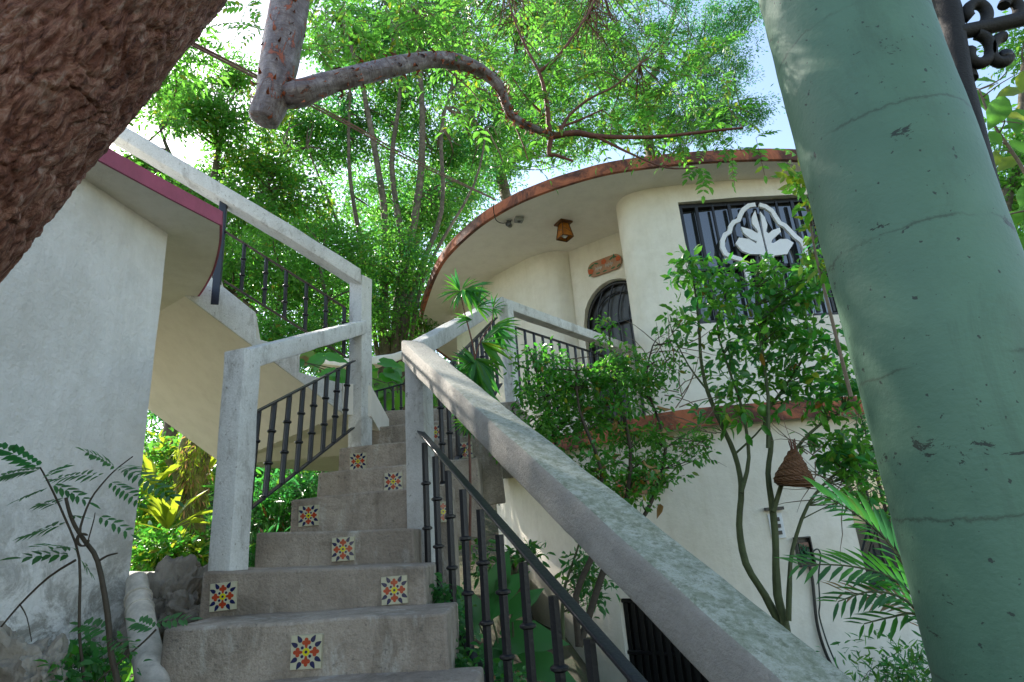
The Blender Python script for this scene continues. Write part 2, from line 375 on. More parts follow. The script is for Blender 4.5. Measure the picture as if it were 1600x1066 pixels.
def peel():
    m, nt, b = newmat('peeling_bark')
    a = nz(nt, 1, 7, .7, 1.2, acoord(nt, (15, 15, 9))); rings = nz(nt, 1, 5, .65, .5, acoord(nt, (7, 7, 70))); mot = nz(nt, 1, 6, .7, 0, acoord(nt, (22, 22, 16)))
    base = ramp(nt, mot, [(.3, (.08, .055, .052)), (.5, (.19, .155, .15)), (.7, (.36, .32, .31))])
    base = mix(nt, ramp(nt, rings, [(.54, (0, 0, 0)), (.64, (.75,)*3)]), base, (.10, .065, .06))
    c = mix(nt, ramp(nt, a, [(.575, (0, 0, 0)), (.60, (1, 1, 1))]), base, (.34, .085, .03))
    c = mix(nt, ramp(nt, a, [(.555, (0, 0, 0)), (.57, (.8,)*3), (.585, (.8,)*3), (.60, (0, 0, 0))]), c, (.04, .02, .015))
    nt.links.new(c, b.inputs['Base Color']); b.inputs['Roughness'].default_value = .38
    h = N(nt, 'ShaderNodeMath', operation='ADD'); nt.links.new(a, h.inputs[0]); nt.links.new(rings, h.inputs[1])
    bump(nt, b, h.outputs[0], .8, .012); return m
M['peel'] = peel()
M['peel_twig'] = simple('red_twig_bark', (.16, .055, .03), .7, 0, .6, 25, .8)
M['flake'] = simple('orange_bark_flake', (.42, .11, .035), .5, 0, .5, 30, .4)
def leafmat(name, c1, c2, c3=None, tr=.55, trcol=None, rough=.4):
    m = bpy.data.materials.new(name); m.use_nodes = True; nt = m.node_tree; b = nt.nodes['Principled BSDF']; out = nt.nodes['Material Output']
    g = N(nt, 'ShaderNodeNewGeometry')
    st = [(0, c1), (.7, c2)]
    if c3: st += [(.955, c2), (.975, c3)]
    col = ramp(nt, g.outputs['Random Per Island'], st)
    nt.links.new(col, b.inputs['Base Color']); b.inputs['Roughness'].default_value = rough
    t = N(nt, 'ShaderNodeBsdfTranslucent')
    tc = mix(nt, .75, col, trcol or (.13, .45, .05), 'MIX'); nt.links.new(tc, t.inputs[0])
    mx = N(nt, 'ShaderNodeMixShader'); mx.inputs[0].default_value = tr
    nt.links.new(b.outputs[0], mx.inputs[1]); nt.links.new(t.outputs[0], mx.inputs[2]); nt.links.new(mx.outputs[0], out.inputs[0])
    return m
M['leaf_a'] = leafmat('leaf_mid', (.05, .13, .015), (.09, .21, .025), (.4, .3, .03))
M['leaf_b'] = leafmat('leaf_fresh', (.06, .16, .015), (.11, .25, .025), (.45, .38, .03), .6, (.19, .58, .06))
M['leaf_c'] = leafmat('leaf_deep', (.03, .10, .025), (.05, .16, .035), None, .45, (.08, .44, .11))
M['leaf_d'] = leafmat('leaf_glossy', (.04, .16, .025), (.08, .26, .035), (.3, .08, .02), .45, (.08, .44, .035), .28)
M['leaf_e'] = leafmat('leaf_yellowish', (.12, .22, .02), (.2, .30, .03), (.4, .2, .04), .5, (.42, .52, .03))
M['leaf_dry'] = leafmat('leaf_dry', (.25, .14, .05), (.4, .24, .1), None, .4, (.5, .3, .1))

# ---------------------------------------------------------------- leaf clouds
OUTL = {'heart': ([(0, 0), (-.12, .16), (-.10, .32), (.05, .45), (.25, .5), (.45, .45), (.65, .32), (.82, .16), (1, 0)], .3),
        'oval': ([(0, 0), (.12, .22), (.28, .40), (.45, .47), (.62, .42), (.78, .27), (.9, .12), (1, 0)], .45)}
def leaf_mesh(name, P, D, Nn, L, W, mats, parent, mi=None, shape='leaf', fold=.18, droop=.12):
    """P base points, D directions, Nn normals, L lengths, W widths -> one mesh of many leaves"""
    P = np.asarray(P, float); D = np.asarray(D, float); Nn = np.asarray(Nn, float); n = len(P)
    if n == 0: return None
    D /= np.linalg.norm(D, axis=1)[:, None]+1e-9
    S = np.cross(D, Nn); S /= np.linalg.norm(S, axis=1)[:, None]+1e-9; Nn = np.cross(S, D)
    L = np.broadcast_to(np.asarray(L, float), (n,))[:, None]; W = np.broadcast_to(np.asarray(W, float), (n,))[:, None]
    def pt(u, s, h): return P+D*L*u+S*W*s+Nn*(W*h)
    dr = -droop*2
    if shape == 'quad':
        vs = np.stack([pt(0, 0, 0), pt(.45, -.5, fold), pt(1, 0, dr), pt(.45, .5, fold)], 1); k = 4
        loops = np.array([0, 1, 2, 3]); fpl = 1; ln = [4]
    else:
        vs = np.stack([pt(0, 0, 0), pt(.25, -.42, fold), pt(.62, -.44, fold*.6), pt(1, 0, dr), pt(.62, .44, fold*.6), pt(.25, .42, fold), pt(.45, 0, 0)], 1); k = 7
        loops = np.array([0, 1, 6, 1, 2, 6, 2, 3, 6, 3, 4, 6, 4, 5, 6, 5, 0, 6]); ln = [3]*6
    if shape in OUTL:
        ol, cu = OUTL[shape]; full = ol+[(u, -s_) for u, s_ in ol[-2:0:-1]]; k = len(full)+1
        vs = np.stack([pt(u, s_, fold*(abs(s_)*2)**1.3-2*droop*u*u+(.05 if i % 2 else -.05)*abs(s_)*2) for i, (u, s_) in enumerate(full)]+[pt(cu, 0, -2*droop*cu*cu)], 1)
        q = k-1; loops = np.array([w_ for i in range(q) for w_ in (i, (i+1) % q, q)]); ln = [3]*q
    off = wloc(parent) if parent else V((0, 0, 0))
    co = (vs.reshape(-1, 3)-np.array(off)).astype(np.float32)
    lp = (loops[None, :]+np.arange(n)[:, None]*k).reshape(-1).astype(np.int32)
    ll = np.tile(np.array(ln, np.int32), n); ls = np.concatenate([[0], np.cumsum(ll)[:-1]]).astype(np.int32)
    me = bpy.data.meshes.new(name); me.vertices.add(len(co)); me.vertices.foreach_set('co', co.reshape(-1))
    me.loops.add(len(lp)); me.loops.foreach_set('vertex_index', lp)
    me.polygons.add(len(ll)); me.polygons.foreach_set('loop_start', ls); me.polygons.foreach_set('loop_total', ll)
    for m in (mats if isinstance(mats, list) else [mats]): me.materials.append(m)
    if mi is not None: me.polygons.foreach_set('material_index', np.repeat(np.asarray(mi, np.int32), len(ln)))
    me.update(calc_edges=True); me.validate()
    o = bpy.data.objects.new(name, me); C.objects.link(o)
    if parent: o.parent = parent
    return o
def unit(n):
    d = rng.normal(size=(n, 3)); return d/np.linalg.norm(d, axis=1)[:, None]
SUN_GAPS = [((-.40, 2.9, .85), .38), ((-.2, 2.5, .6), .22), ((-.3, 4.0, 1.6), .3), ((-1.0, 2.4, -.1), .2)]  # points and radii kept clear of leaves towards the sun
def cloud(center, rad, nclump, perclump, cr, L, ratio=.45, shell=.55, up=.8, flat=.7):
    """leaf clumps scattered through an ellipsoid: returns P,D,N,L,W"""
    c = np.array(center); rad = np.array(rad)
    d = unit(nclump); rr = (shell+(1-shell)*rng.random(nclump))**1.0*(rng.random(nclump) < .8) + rng.random(nclump)*(1)*.0
    rr = np.where(rr == 0, rng.random(nclump)*.7, rr)
    cc = c+d*rad*rr[:, None]
    S_ = np.array(SUN)
    for g0, gr in SUN_GAPS:   # clumps pushed off chosen sun lines, shaping dapples on handrails and step
        q = cc-np.array(g0); al = q@S_; off = q-al[:, None]*S_; dist = np.linalg.norm(off, axis=1)
        mv = (dist < gr+cr*.8) & (al > 0); cc[mv] += off[mv]/(dist[mv][:, None]+1e-6)*(gr+cr*.9-dist[mv])[:, None]
    crs = cr*rng.uniform(.5, 1.35, nclump)
    P = np.repeat(cc, perclump, 0)+unit(nclump*perclump)*(rng.random((nclump*perclump, 1))**.5)*np.repeat(crs, perclump)[:, None]*np.array([1, 1, flat])
    D = (P-np.repeat(cc, perclump, 0))*1.2/cr+unit(len(P))*.7+np.array([0, 0, -.25])
    Nn = unit(len(P))*.75+np.array([0, 0, up]); Ls = L*rng.uniform(.6, 1.3, len(P))
    return P, D, Nn, Ls, Ls*ratio, cc
def merge(lst): return [np.concatenate([a[i] for a in lst]) for i in range(5)]
def pinnate(base, d, length, npairs, L, ratio=.4, droop=.25, nrm=None):
    """one compound leaf: rachis + leaflet pairs"""
    base = np.array(base, float); d = np.array(d, float); d /= np.linalg.norm(d)
    up = np.array([0, 0, 1.]) if nrm is None else np.array(nrm, float)
    s = np.cross(d, up); s /= np.linalg.norm(s)+1e-9; n = np.cross(s, d)
    P = []; D = []; NN = []; LL = []; mid = []
    for i in range(npairs+1):
        t = (i+1)/(npairs+1); p = base+d*length*t-np.array([0, 0, 1.])*droop*length*t*t; mid.append(p)
        if i == npairs: P.append(p); D.append(d-np.array([0, 0, droop])); NN.append(n); LL.append(L); continue
        for sg in (-1, 1):
            P.append(p); D.append(s*sg+d*.55-np.array([0, 0, .15])+unit(1)[0]*.12); NN.append(n+unit(1)[0]*.15); LL.append(L*(1.05-.5*abs(t-.5)))
    LL = np.array(LL)*rng.uniform(.85, 1.1, len(LL))
    return (np.array(P), np.array(D), np.array(NN), LL, LL*ratio), [base]+mid

# ================================================================ SETTING: ground
def gz(x, y):
    z = -.95
    s = lambda a, b, t: max(0., min(1., (t-a)/(b-a)))
    left = s(-.9, -1.5, x)
    z += .45*left*s(.8, 1.8, y)
    back = s(4.2, 7, y); z = z*(1-back)+(-.25+.02*(y-6))*back if x < 0 else z
    r = s(.25, .8, x)*s(1.2, 2.4, y); z = z*(1-r)+(-1.7)*r
    if x >= 0:
        bk = s(12, 16, y); z = z*(1-bk)-.2*bk
    if x < 3: z += 5.5*s(11, 24, y)*min(1, 1-x/3)
    return z+.06*noise.noise(V((x*1.3, y*1.3, 0)))
g = MB(); xs = [-60, -30, -15]+list(np.arange(-9, 9.1, .3))+[15, 30, 60]; ys = [-30, -12]+list(np.arange(-5, 15.1, .3))+[20, 30, 50, 90]
vs = [(x, y, gz(x, y)) for y in ys for x in xs]; nx = len(xs)
g.add(vs, [(j*nx+i, j*nx+i+1, (j+1)*nx+i+1, (j+1)*nx+i) for j in range(len(ys)-1) for i in range(nx-1)])
g.build('ground', M['soil'], smooth=180, kind='structure')

# ================================================================ STAIRCASE
def mexican_tile(c, parent, size=.105, normal=V((0, -1, 0)), rot=0):
    """glazed tile with red petals, blue drops and a yellow eye, all in one mesh"""
    m = MB(); c = V(c); n = normal.normalized(); r = V((0, 0, 1)).cross(n).normalized(); u = n.cross(r)
    r2 = r*math.cos(rot)+u*math.sin(rot); u2 = -r*math.sin(rot)+u*math.cos(rot); r, u = r2, u2
    S = size/2
    def P(a, b, d=0): return c+r*a*S+u*b*S+n*d
    def flat(poly, h, mi):
        m.mi = mi; k = len(poly); top = [P(a, b, h) for a, b in poly]; bot = [P(a, b, .0035) for a, b in poly]
        m.add(bot+top, [tuple(range(k, 2*k))]+[(i, (i+1) % k, k+(i+1) % k, k+i) for i in range(k)])
    m.mi = 0; q = [(-1, -1), (1, -1), (1, 1), (-1, 1)]
    m.add([P(a, b, -.018) for a, b in q]+[P(a*.985, b*.985, .004) for a, b in q], [(3, 2, 1, 0), (4, 5, 6, 7), (0, 1, 5, 4), (1, 2, 6, 5), (2, 3, 7, 6), (3, 0, 4, 7)])
    def circ(x, y, rx, ry=None, k=14, a0=0):
        ry = ry or rx; return [(x+rx*math.cos(2*math.pi*i/k+a0), y+ry*math.sin(2*math.pi*i/k+a0)) for i in range(k)]
    def rotp(poly, a): return [(x*math.cos(a)-y*math.sin(a), x*math.sin(a)+y*math.cos(a)) for x, y in poly]
    _h = [(.05, .22), (.09, .36), (.20, .38), (.30, .46), (.31, .58), (.23, .66), (.15, .67), (.14, .76), (.08, .84)]; petal = [(0, .2)]+_h+[(0, .87)]+[(-a, b) for a, b in _h[::-1]]
    for k in range(4):
        an = k*math.pi/2
        for q_, (cx, cy, cr_) in enumerate(((0, .72, .125), (.155, .55, .13), (-.155, .55, .13), (0, .55, .12))): flat(rotp(circ(cx, cy, cr_), an), .0047+.00008*q_, 1)
        flat(rotp([(-.05, .22), (.05, .22), (.13, .50), (-.13, .50)], an), .0051, 1)
    for k in range(4):
        a = math.pi/4+k*math.pi/2; flat(circ(.36*math.cos(a), .36*math.sin(a), .095), .0049, 2)
        for da in (-.25, .25):   # two drops in each corner
            drop = []
            for i in range(12):
                t = 2*math.pi*i/12; rr = .105*(1-.0*math.cos(t)); drop.append((.76+.24*math.cos(t), 1.25*rr*math.sin(t)*(1.0+.55*math.cos(t+math.pi))))
            flat(rotp([(x+.14, y) for x, y in drop], a+da), .0048, 2)
    flat(circ(0, 0, .235, k=18), .0052, 3); flat(circ(0, 0, .095, k=12), .0056, 2)
    return m.build('tile', [M['tile_cream'], M['tile_red'], M['tile_blue'], M['tile_yellow']], parent)

stair = thing('staircase', (-.6, 2.3, -.95), 'grey cement garden staircase with painted tiles set in its risers', 'staircase')
YK = lambda k: 2.26+.345*k
LEFT = {-2: (235, 1170), -1: (240, 1112), 0: (255, 983), 1: (316, 894), 2: (400, 833), 3: (455, 781), 4: (497, 739), 5: (530, 700), 6: (576, 668), 7: (603, 646)}
RIGHT = {-2: (790, 1150), -1: (741, 1082), 0: (697, 957), 1: (664, 884), 2: (646, 826)}
RX = {3: -.40, 4: -.26, 5: -.14, 6: -.06, 7: .02}
SL = []   # corners
for k in range(-2, 8):
    Y = YK(k) if k > -2 else 1.6
    a = at(*LEFT[k], Y)
    if k in RIGHT: b = at(*RIGHT[k], Y)
    else: b = V((RX[k], Y, a.z+.02))
    SL.append((k, Y, a, b))
st = MB()
for i, (k, Y, a, b) in enumerate(SL):
    Yb = SL[i+1][1]+.03 if i+1 < len(SL) else Y+.6
    w0 = .004   # risers lean out a little towards the foot
    if k < 3: zb = [-1.3]*4
    else:
        zb = [a.z-.46, b.z-.46, b.z-.28, a.z-.28]
        if k in (3,): zb = [-1.2, -.55, -.25, -1.2]
    x0b, x1b = a.x-.02, b.x+.02
    if k == 7: x0b = a.x; Yb = 5.6
    # subdivided front so that the nosing wavers like hand-laid cement
    n = 14; vs = []
    for j in range(n+1):
        t = j/n; p = a.lerp(b, t); wz = .006*noise.noise(p*4); wy = .004*noise.noise(p*3+V((7, 0, 0)))
        vs += [(p.x, p.y+wy, p.z+wz), (x0b*(1-t)+x1b*t, p.y+wy-w0, zb[0]*(1-t)+zb[1]*t), (p.x, Yb, p.z+wz), (p.x, Yb, zb[3]*(1-t)+zb[2]*t)]
    fs = []
    for j in range(n):
        q = 4*j; r = q+4
        fs += [(q+1, r+1, r, q), (q, r, r+2, q+2), (q+2, r+2, r+3, q+3), (q+3, r+3, r+1, q+1)]
    fs += [(0, 2, 3, 1), (4*n, 4*n+1, 4*n+3, 4*n+2)]
    st.add(vs, fs)
st.build('steps', M['concrete'], stair, smooth=30, bevel=.010)
# upper landing (level with the house floor) and the landing under the left post
ld = MB()
ld.prism([(-1.02, 4.55), (.0, 4.70), (.10, 5.2), (-.2, 8.6), (-.8, 8.8), (-1.0, 6.5)], .80, 1.0)
ld.build('upper_landing', M['concrete'], stair, bevel=.01)
TILES = [(480, 1018, 0), (350, 932, 1), (617, 922, 1), (537, 858, 2), (483, 806, 3), (615, 753, 4), (560, 721, 5), (693, 800, 3), (726, 704, 5), (620, 656, 7), (681, 676, 6)]
for i, (x, y, k) in enumerate(TILES):
    Y = YK(k)-.004
    if i == 8: Y = YK(5)-.005
    p = at(x, y, Y); p.y = YK(k)-.011
    mexican_tile(p, stair, rot=R_([-1, 2, 1, 0, 1, -1, 1, 0, 2, 0, 0][i]))
# ================================================================ RAILINGS
def baluster(parent, top, bot, r=.0165, collars=(.34, .68), mat='iron', name='baluster', cr=1.55):
    top = V(top); bot = V(bot); m = MB()
    m.tube([bot, top], r, n=12, flute=-.16)
    for t in collars:
        c = bot.lerp(top, t); d = (top-bot).normalized()*.007
        m.tube([c-d*1.3, c-d*.5, c+d*.5, c+d*1.3], [r*1.05, r*cr, r*cr, r*1.05], n=12)
    return m.build(name, M[mat], parent, smooth=50)
def flatbar(parent, a, b, w=.034, h=.012, mat='iron', name='rail_bar'):
    m = MB(); m.beam([a, b], w, h, r=.003, seg=.5, amp=0); return m.build(name, M[mat], parent, smooth=50)

# ---- right hand railing: long beam, newel, rising beam, corner post, level beam
rr = thing('stair_railing', (-.5, 3.1, 0), 'massive cement handrail with black balusters running down the right of the stairs', 'railing')
d1 = V((-.44, 1, .6)); E0 = at(632, 570, 3.2); W1, H1 = .128, .128
s1 = V((d1.y, -d1.x, 0)).normalized()
cN = E0+s1*W1/2+V((0, 0, H1/2))
near = cN+d1*(.55-3.2)
N0 = cN+d1*.06
bp = [near, N0]
P0 = at(777, 460, 4.95); P0.z = at(781, 474, 4.95).z-.0
Q0 = P0+(V((1.52, 6.95, 0))-V((-.05, 5.0, 0))).normalized()*2.3; Q0.z = P0.z
beamA = MB(); beamA.beam(bp, W1, H1, r=.014, seg=.04, amp=.0035); beamA.build('handrail', M['moss'], rr, smooth=40)
beamB = MB(); beamB.beam([N0+V((.0, .0, 0)), P0], .115, .105, r=.010, seg=.05, amp=.003)
beamB.build('handrail', M['paint_con'], rr, smooth=40)
beamC = MB(); beamC.beam([P0+V((0, .0, -.002)), Q0], .11, .098, r=.010, seg=.06, amp=.003)
beamC.build('handrail', M['white_post'], rr, smooth=40)
PR1 = (cN, near)
# newel
nw = MB(); rzN = math.atan2(s1.y, s1.x)
nb = at(631, 840, 3.1)
nwx = .125
M_ = V((cN.x+.012, cN.y-.0, 0))
def post(mb, c, w, d, z0, z1, rz, amp=.004):
    ax = V((math.cos(rz), math.sin(rz), 0)); ay = V((-math.sin(rz), math.cos(rz), 0)); n = 18
    prof = [];r = .013
    for cx, cy, a0 in ((w/2-r, d/2-r, 0), (-w/2+r, d/2-r, 90), (-w/2+r, -d/2+r, 180), (w/2-r, -d/2+r, 270)):
        for q in (0, 45, 90): prof.append((cx+r*math.cos(R_(a0+q)), cy+r*math.sin(R_(a0+q))))
        
    k = len(prof); vs = []
    for i in range(n+1):
        z = z0+(z1-z0)*i/n
        for u, v_ in prof:
            p = V((c.x, c.y, z))+ax*u+ay*v_; p += noise.noise_vector(p*5)*amp; vs.append(p)
    fs = [(i*k+j, i*k+(j+1) % k, (i+1)*k+(j+1) % k, (i+1)*k+j) for i in range(n) for j in range(k)]+[tuple(range(k-1, -1, -1)), tuple(n*k+j for j in range(k))]
    mb.add(vs, fs)
m = MB(); post(m, M_, .118, .118, -.9, cN.z-.01, R_(-20)); m.build('newel_post', M['paint_con'], rr, smooth=40)
m = MB(); cP = at(790, 480, 4.95); post(m, V((cP.x, cP.y+.02, 0)), .10, .10, .86, P0.z-.02, math.atan2(1.0, .8)-math.pi/2+R_(10)); m.build('corner_post', M['white_post'], rr, smooth=40)
m = MB(); post(m, V((near.x, near.y-.02, 0)), .12, .12, -1.3, near.z+.02, rzN); m.build('end_post', M['paint_con'], rr, smooth=40)
# first bay, nearest the camera
PA, PB = (cN.x, cN.y), (near.x, near.y)
t0, t1 = hit(641, 656, PA, PB), hit(1003, 1072, PA, PB)
b0, b1 = hit(634, 834, PA, PB), hit(762, 1066, PA, PB)
def onl(a, b, p):   # point of line a-b above/below p (same plan distance)
    h = V((b.x-a.x, b.y-a.y)); t = ((p.x-a.x)*h.x+(p.y-a.y)*h.y)/h.dot(h); return a+(b-a)*t
ext = t1+(t1-t0)*.35
flatbar(rr, t0, ext, .036, .012); flatbar(rr, b0, onl(b0, b1, ext), .036, .010)
for x, y in [(648.6, 672), (663.5, 691), (680, 712), (700, 734), (723, 763), (750, 794), (780, 833), (817, 876), (864, 928), (920, 994), (990, 1060)]:
    t = hit(x, y, PA, PB); baluster(rr, t-V((0, 0, .005)), onl(b0, b1, t), .0168)
# second bay, up to the corner post
PA, PB = (N0.x, N0.y), (P0.x, P0.y)
t0, t1 = hit(672, 601, PA, PB), hit(775, 497, PA, PB)
b0, b1 = hit(686, 764, PA, PB), hit(713, 718, PA, PB)
flatbar(rr, t0, t1, .034, .012); flatbar(rr, b0, onl(b0, b1, t1), .034, .010)
for x in (686.5, 698, 709.5, 720, 729, 737, 744.5, 751.5, 758, 764.5, 770.5):
    y = 601-(x-672)*(104/103); t = hit(x, y, PA, PB); baluster(rr, t, onl(b0, b1, t), .0155)
# level bay of the footbridge
PA, PB = (P0.x, P0.y), (Q0.x, Q0.y)
t0, t1 = hit(800, 506, PA, PB), hit(900, 546, PA, PB); t0.z = t1.z = (t0.z+t1.z)/2
u = (Q0-P0); u.z = 0; u.normalize(); L = (Q0-P0).length
tA = V((P0.x, P0.y, t0.z))+u*.06; tB = V((P0.x, P0.y, t0.z))+u*(L-.03)
flatbar(rr, tA, tB, .032, .012); 
for zz in (1.22,): flatbar(rr, V((tA.x, tA.y, zz)), V((tB.x, tB.y, zz)), .03, .01)
nb_ = 17
for i in range(nb_):
    p = tA.lerp(tB, (i+.15)/(nb_-.6)); baluster(rr, p, V((p.x, p.y, 1.07)), .0145, collars=(.5,))
m = MB(); post(m, V((Q0.x-u.x*.02, Q0.y-u.y*.02, 0)), .09, .09, 1.0, Q0.z-.02, .5); m.build('end_post', M['white_post'], rr, smooth=40)

# ---- left railing
lr = thing('stair_railing', (-1.3, 2.7, 0), 'whitewashed cement railing with short black balusters on the left of the stairs', 'railing')
lnC = V((-1.285, 2.73, 0)); lpC = V((-1.10, 4.16, 0))
lz = at(345, 547, 2.67).z
m = MB(); post(m, lnC, .118, .118, -.08, lz-.004, R_(-17)); m.build('newel_post', M['white_post'], lr, smooth=40)
pz = at(560, 430, 4.1).z
lpd = (V((lpC.x, lpC.y, 0))-lnC).normalized()
bl0 = V((lnC.x, lnC.y, lz-.05)); bl1 = at(556, 509, 4.12); 
m = MB(); m.beam([bl0-lpd*.03, V((lpC.x, lpC.y, bl1.z))], .115, .105, r=.010, seg=.05, amp=.003); m.build('handrail', M['white_post'], lr, smooth=40)
m = MB(); post(m, lpC, .122, .122, .5, pz-.005, R_(-25)); m.build('tall_post', M['white_post'], lr, smooth=40)
PA, PB = (lnC.x, lnC.y), (lpC.x, lpC.y)
t0, t1 = hit(390, 649, PA, PB), hit(553, 564, PA, PB); b0, b1 = hit(383, 801, PA, PB), hit(551, 669, PA, PB)
flatbar(lr, t0, t1, .03, .010); flatbar(lr, b0, b1, .03, .010)
for (x, y), (xb, yb) in zip([(404, 642), (429, 629), (452.6, 617), (473.8, 605.5), (492.9, 595), (511, 585), (528.6, 576), (544.7, 568)],
                           [(388.5, 797), (414, 776), (440, 756), (463.4, 738), (483.7, 722), (504, 706), (521, 692), (537, 680)]):
    baluster(lr, hit(x, y, PA, PB), hit(xb, yb, PA, PB), .0145)

# ---- side flight going up to the left, with its railing
A2, B2 = (-1.17, 4.1), (-2.13, 3.75)
sf = thing('side_staircase', (-1.7, 4.1, 0), 'plastered side flight climbing left with mossy step ends and beige underside', 'staircase')
h2 = lambda x, y: hit(x, y, A2, B2)
n1, n2 = h2(535, 647), h2(302, 473); n0 = h2(560, 668); n3 = n2+(n2-n1)*.55
nrm = V((A2[1]-B2[1], -(A2[0]-B2[0]), 0)).normalized()*-1
if nrm.y < 0: nrm = -nrm
f1 = at(350, 727, 5.2); f2 = at(232, 640, 5.0); f3 = f2+(f2-f1)*.5; lland = at(528, 738, 5.6)
# soffit + flight body: side outline (steps above, sloping soffit below)
prof = [n1, n2, n3]
topl = [n3+V((0, 0, .35)), h2(285, 392), h2(332, 396)+V((0, 0, .04)), h2(332, 436), h2(400, 490), h2(400, 530), h2(468, 549), h2(468, 583), h2(534, 600)]
prof = [n1, n2, n3]+topl
top3 = [p+nrm*1.45 for p in topl]
back = [f1, f2, f3]+top3
k = len(prof); m = MB()
m.add(prof+back, [tuple(range(k))]+[(i, (i+1) % k, k+(i+1) % k, k+i) for i in range(k)]+[tuple(range(2*k-1, k-1, -1))])
m.f.remove(tuple(range(k))); m.m.pop()   # the side face gets its own material below
fl = m.build('flight', M['soffit'], sf)
m = MB(); off = -nrm*.02
ss = [p+off for p in prof]; m.extr(ss, nrm*.05); m.build('step_ends', M['white_post'], sf, bevel=.006)
m = MB()   # landing slab between the post and the side flight
z_ = n1.z
lq = [n1, f1, lland, V((-.98, 4.6, lland.z)), V((-1.02, 4.15, n1.z-.02))]
m.add(lq+[p+V((0, 0, .22)) for p in lq], [(0, 1, 2, 3, 4), (9, 8, 7, 6, 5)]+[(i, (i+1) % 5, 5+(i+1) % 5, 5+i) for i in range(5)])
m.build('landing', M['soffit'], sf)
ur = thing('stair_railing', (-1.6, 3.9, 1.7), 'thick cement handrail over slim black bars climbing to the upper left', 'railing')
# beam: centre line on the near plane
c0 = h2(560, 436); c1 = h2(450, 367); c2 = h2(205, 222); c3 = c2+(c2-c1)*.7
m = MB(); m.beam([c0+(c0-c1)*.02, c1, c2, c3], .15, .12, r=.012, seg=.06, amp=.004); m.build('handrail', M['white_post'], ur, smooth=40)
t0, t1 = h2(352, 362), h2(541, 482); b0, b1 = h2(350, 439), h2(541, 558)
flatbar(ur, t0, t1, .03, .012, 'iron_brown'); flatbar(ur, b0, b1, .03, .012, 'iron_brown')
for x in (382, 416.5, 447.5, 479, 509.5, 538):
    t = h2(x, 362+(x-352)*120/189+1); baluster(ur, t, onl(b0, b1, t), .0135)
m = MB(); tp, bt = h2(346, 318), h2(340, 476); m.box((tp+bt)/2, (.05, .05, tp.z-bt.z+.02), .3); m.build('steel_post', M['bluegrey'], ur, bevel=.004)

# ================================================================ LEFT BUILDING
lb = thing('white_building', (-2.0, 2.6, -.6), 'white stuccoed building with a magenta edged roof slab at the left', 'building')
m = MB(); wd = V((.07, .48, 0)).normalized(); wr = V((-1.82, 2.9, 0)); wn = V((-wd.y, wd.x, 0))
p0 = wr; p1 = wr-wd*3.4; Z0, Z1 = -1.1, 1.712
# outer face subdivided with hand-trowelled relief; foot spreads a little
na, nzv = 60, 60; vs = []
for j in range(nzv+1):
    z = Z0+(Z1-Z0)*j/nzv
    for i in range(na+1):
        p = p0.lerp(p1, i/na)+V((0, 0, z)); p += V((1, 0, 0))*(noise.noise(p*2.5)*.006+noise.noise(p*9)*.002)
        vs.append(p)
fs = [(j*(na+1)+i, j*(na+1)+i+1, (j+1)*(na+1)+i+1, (j+1)*(na+1)+i) for j in range(nzv) for i in range(na)]
m.add(vs, fs)
q = [p0, p0+wn*2.4, p1+wn*2.4, p1]
m.add([V((p.x, p.y, Z0)) for p in q]+[V((p.x, p.y, Z1)) for p in q], [(0, 1, 5, 4), (1, 2, 6, 5), (2, 3, 7, 6), (4, 5, 6, 7)])
m.build('wall', M['wall_white'], lb, smooth=40)
out = [atz(175, 262, 1.71), atz(262, 309, 1.71), atz(345, 352, 1.71), atz(343, 385, 1.71), atz(330, 430, 1.71), atz(300, 475, 1.71), atz(248, 525, 1.71), atz(200, 558, 1.71)]
def smooth_poly(pts, n=6):
    r = []
    for i in range(len(pts)-1):
        p0_, p1_, p2_, p3_ = pts[max(i-1, 0)], pts[i], pts[i+1], pts[min(i+2, len(pts)-1)]
        for q_ in range(n):
            t = q_/n; r.append(.5*((2*p1_)+(-p0_+p2_)*t+(2*p0_-5*p1_+4*p2_-p3_)*t*t+(-p0_+3*p1_-3*p2_+p3_)*t**3))
    return r+[pts[-1]]
edge = [out[0]-(out[1]-out[0])*3]+[out[0], out[1]]+smooth_poly(out[2:], 6)
poly = [(p.x, p.y) for p in edge]+[(-4.5, edge[-1].y), (-4.5, edge[0].y)]
m = MB(); m.prism(poly, 1.71, 1.785); m.build('roof_slab', M['house'], lb)
m = MB()   # painted edge band, proud of the slab
for i in range(len(edge)-1):
    a, b = edge[i], edge[i+1]; dn = V((b.x-a.x, b.y-a.y, 0)).normalized(); o_ = V((dn.y, -dn.x, 0))*.006
    if i == 0: pass
    m.add([a+o_+V((0, 0, -.002)), b+o_+V((0, 0, -.002)), b-o_+V((0, 0, -.002)), a-o_+V((0, 0, -.002)), a+o_+V((0, 0, .082)), b+o_+V((0, 0, .082)), b-o_+V((0, 0, .082)), a-o_+V((0, 0, .082))],
          [(0, 1, 5, 4), (4, 5, 6, 7), (0, 3, 2, 1)])
m.build('edge_band', M['pink'], lb)

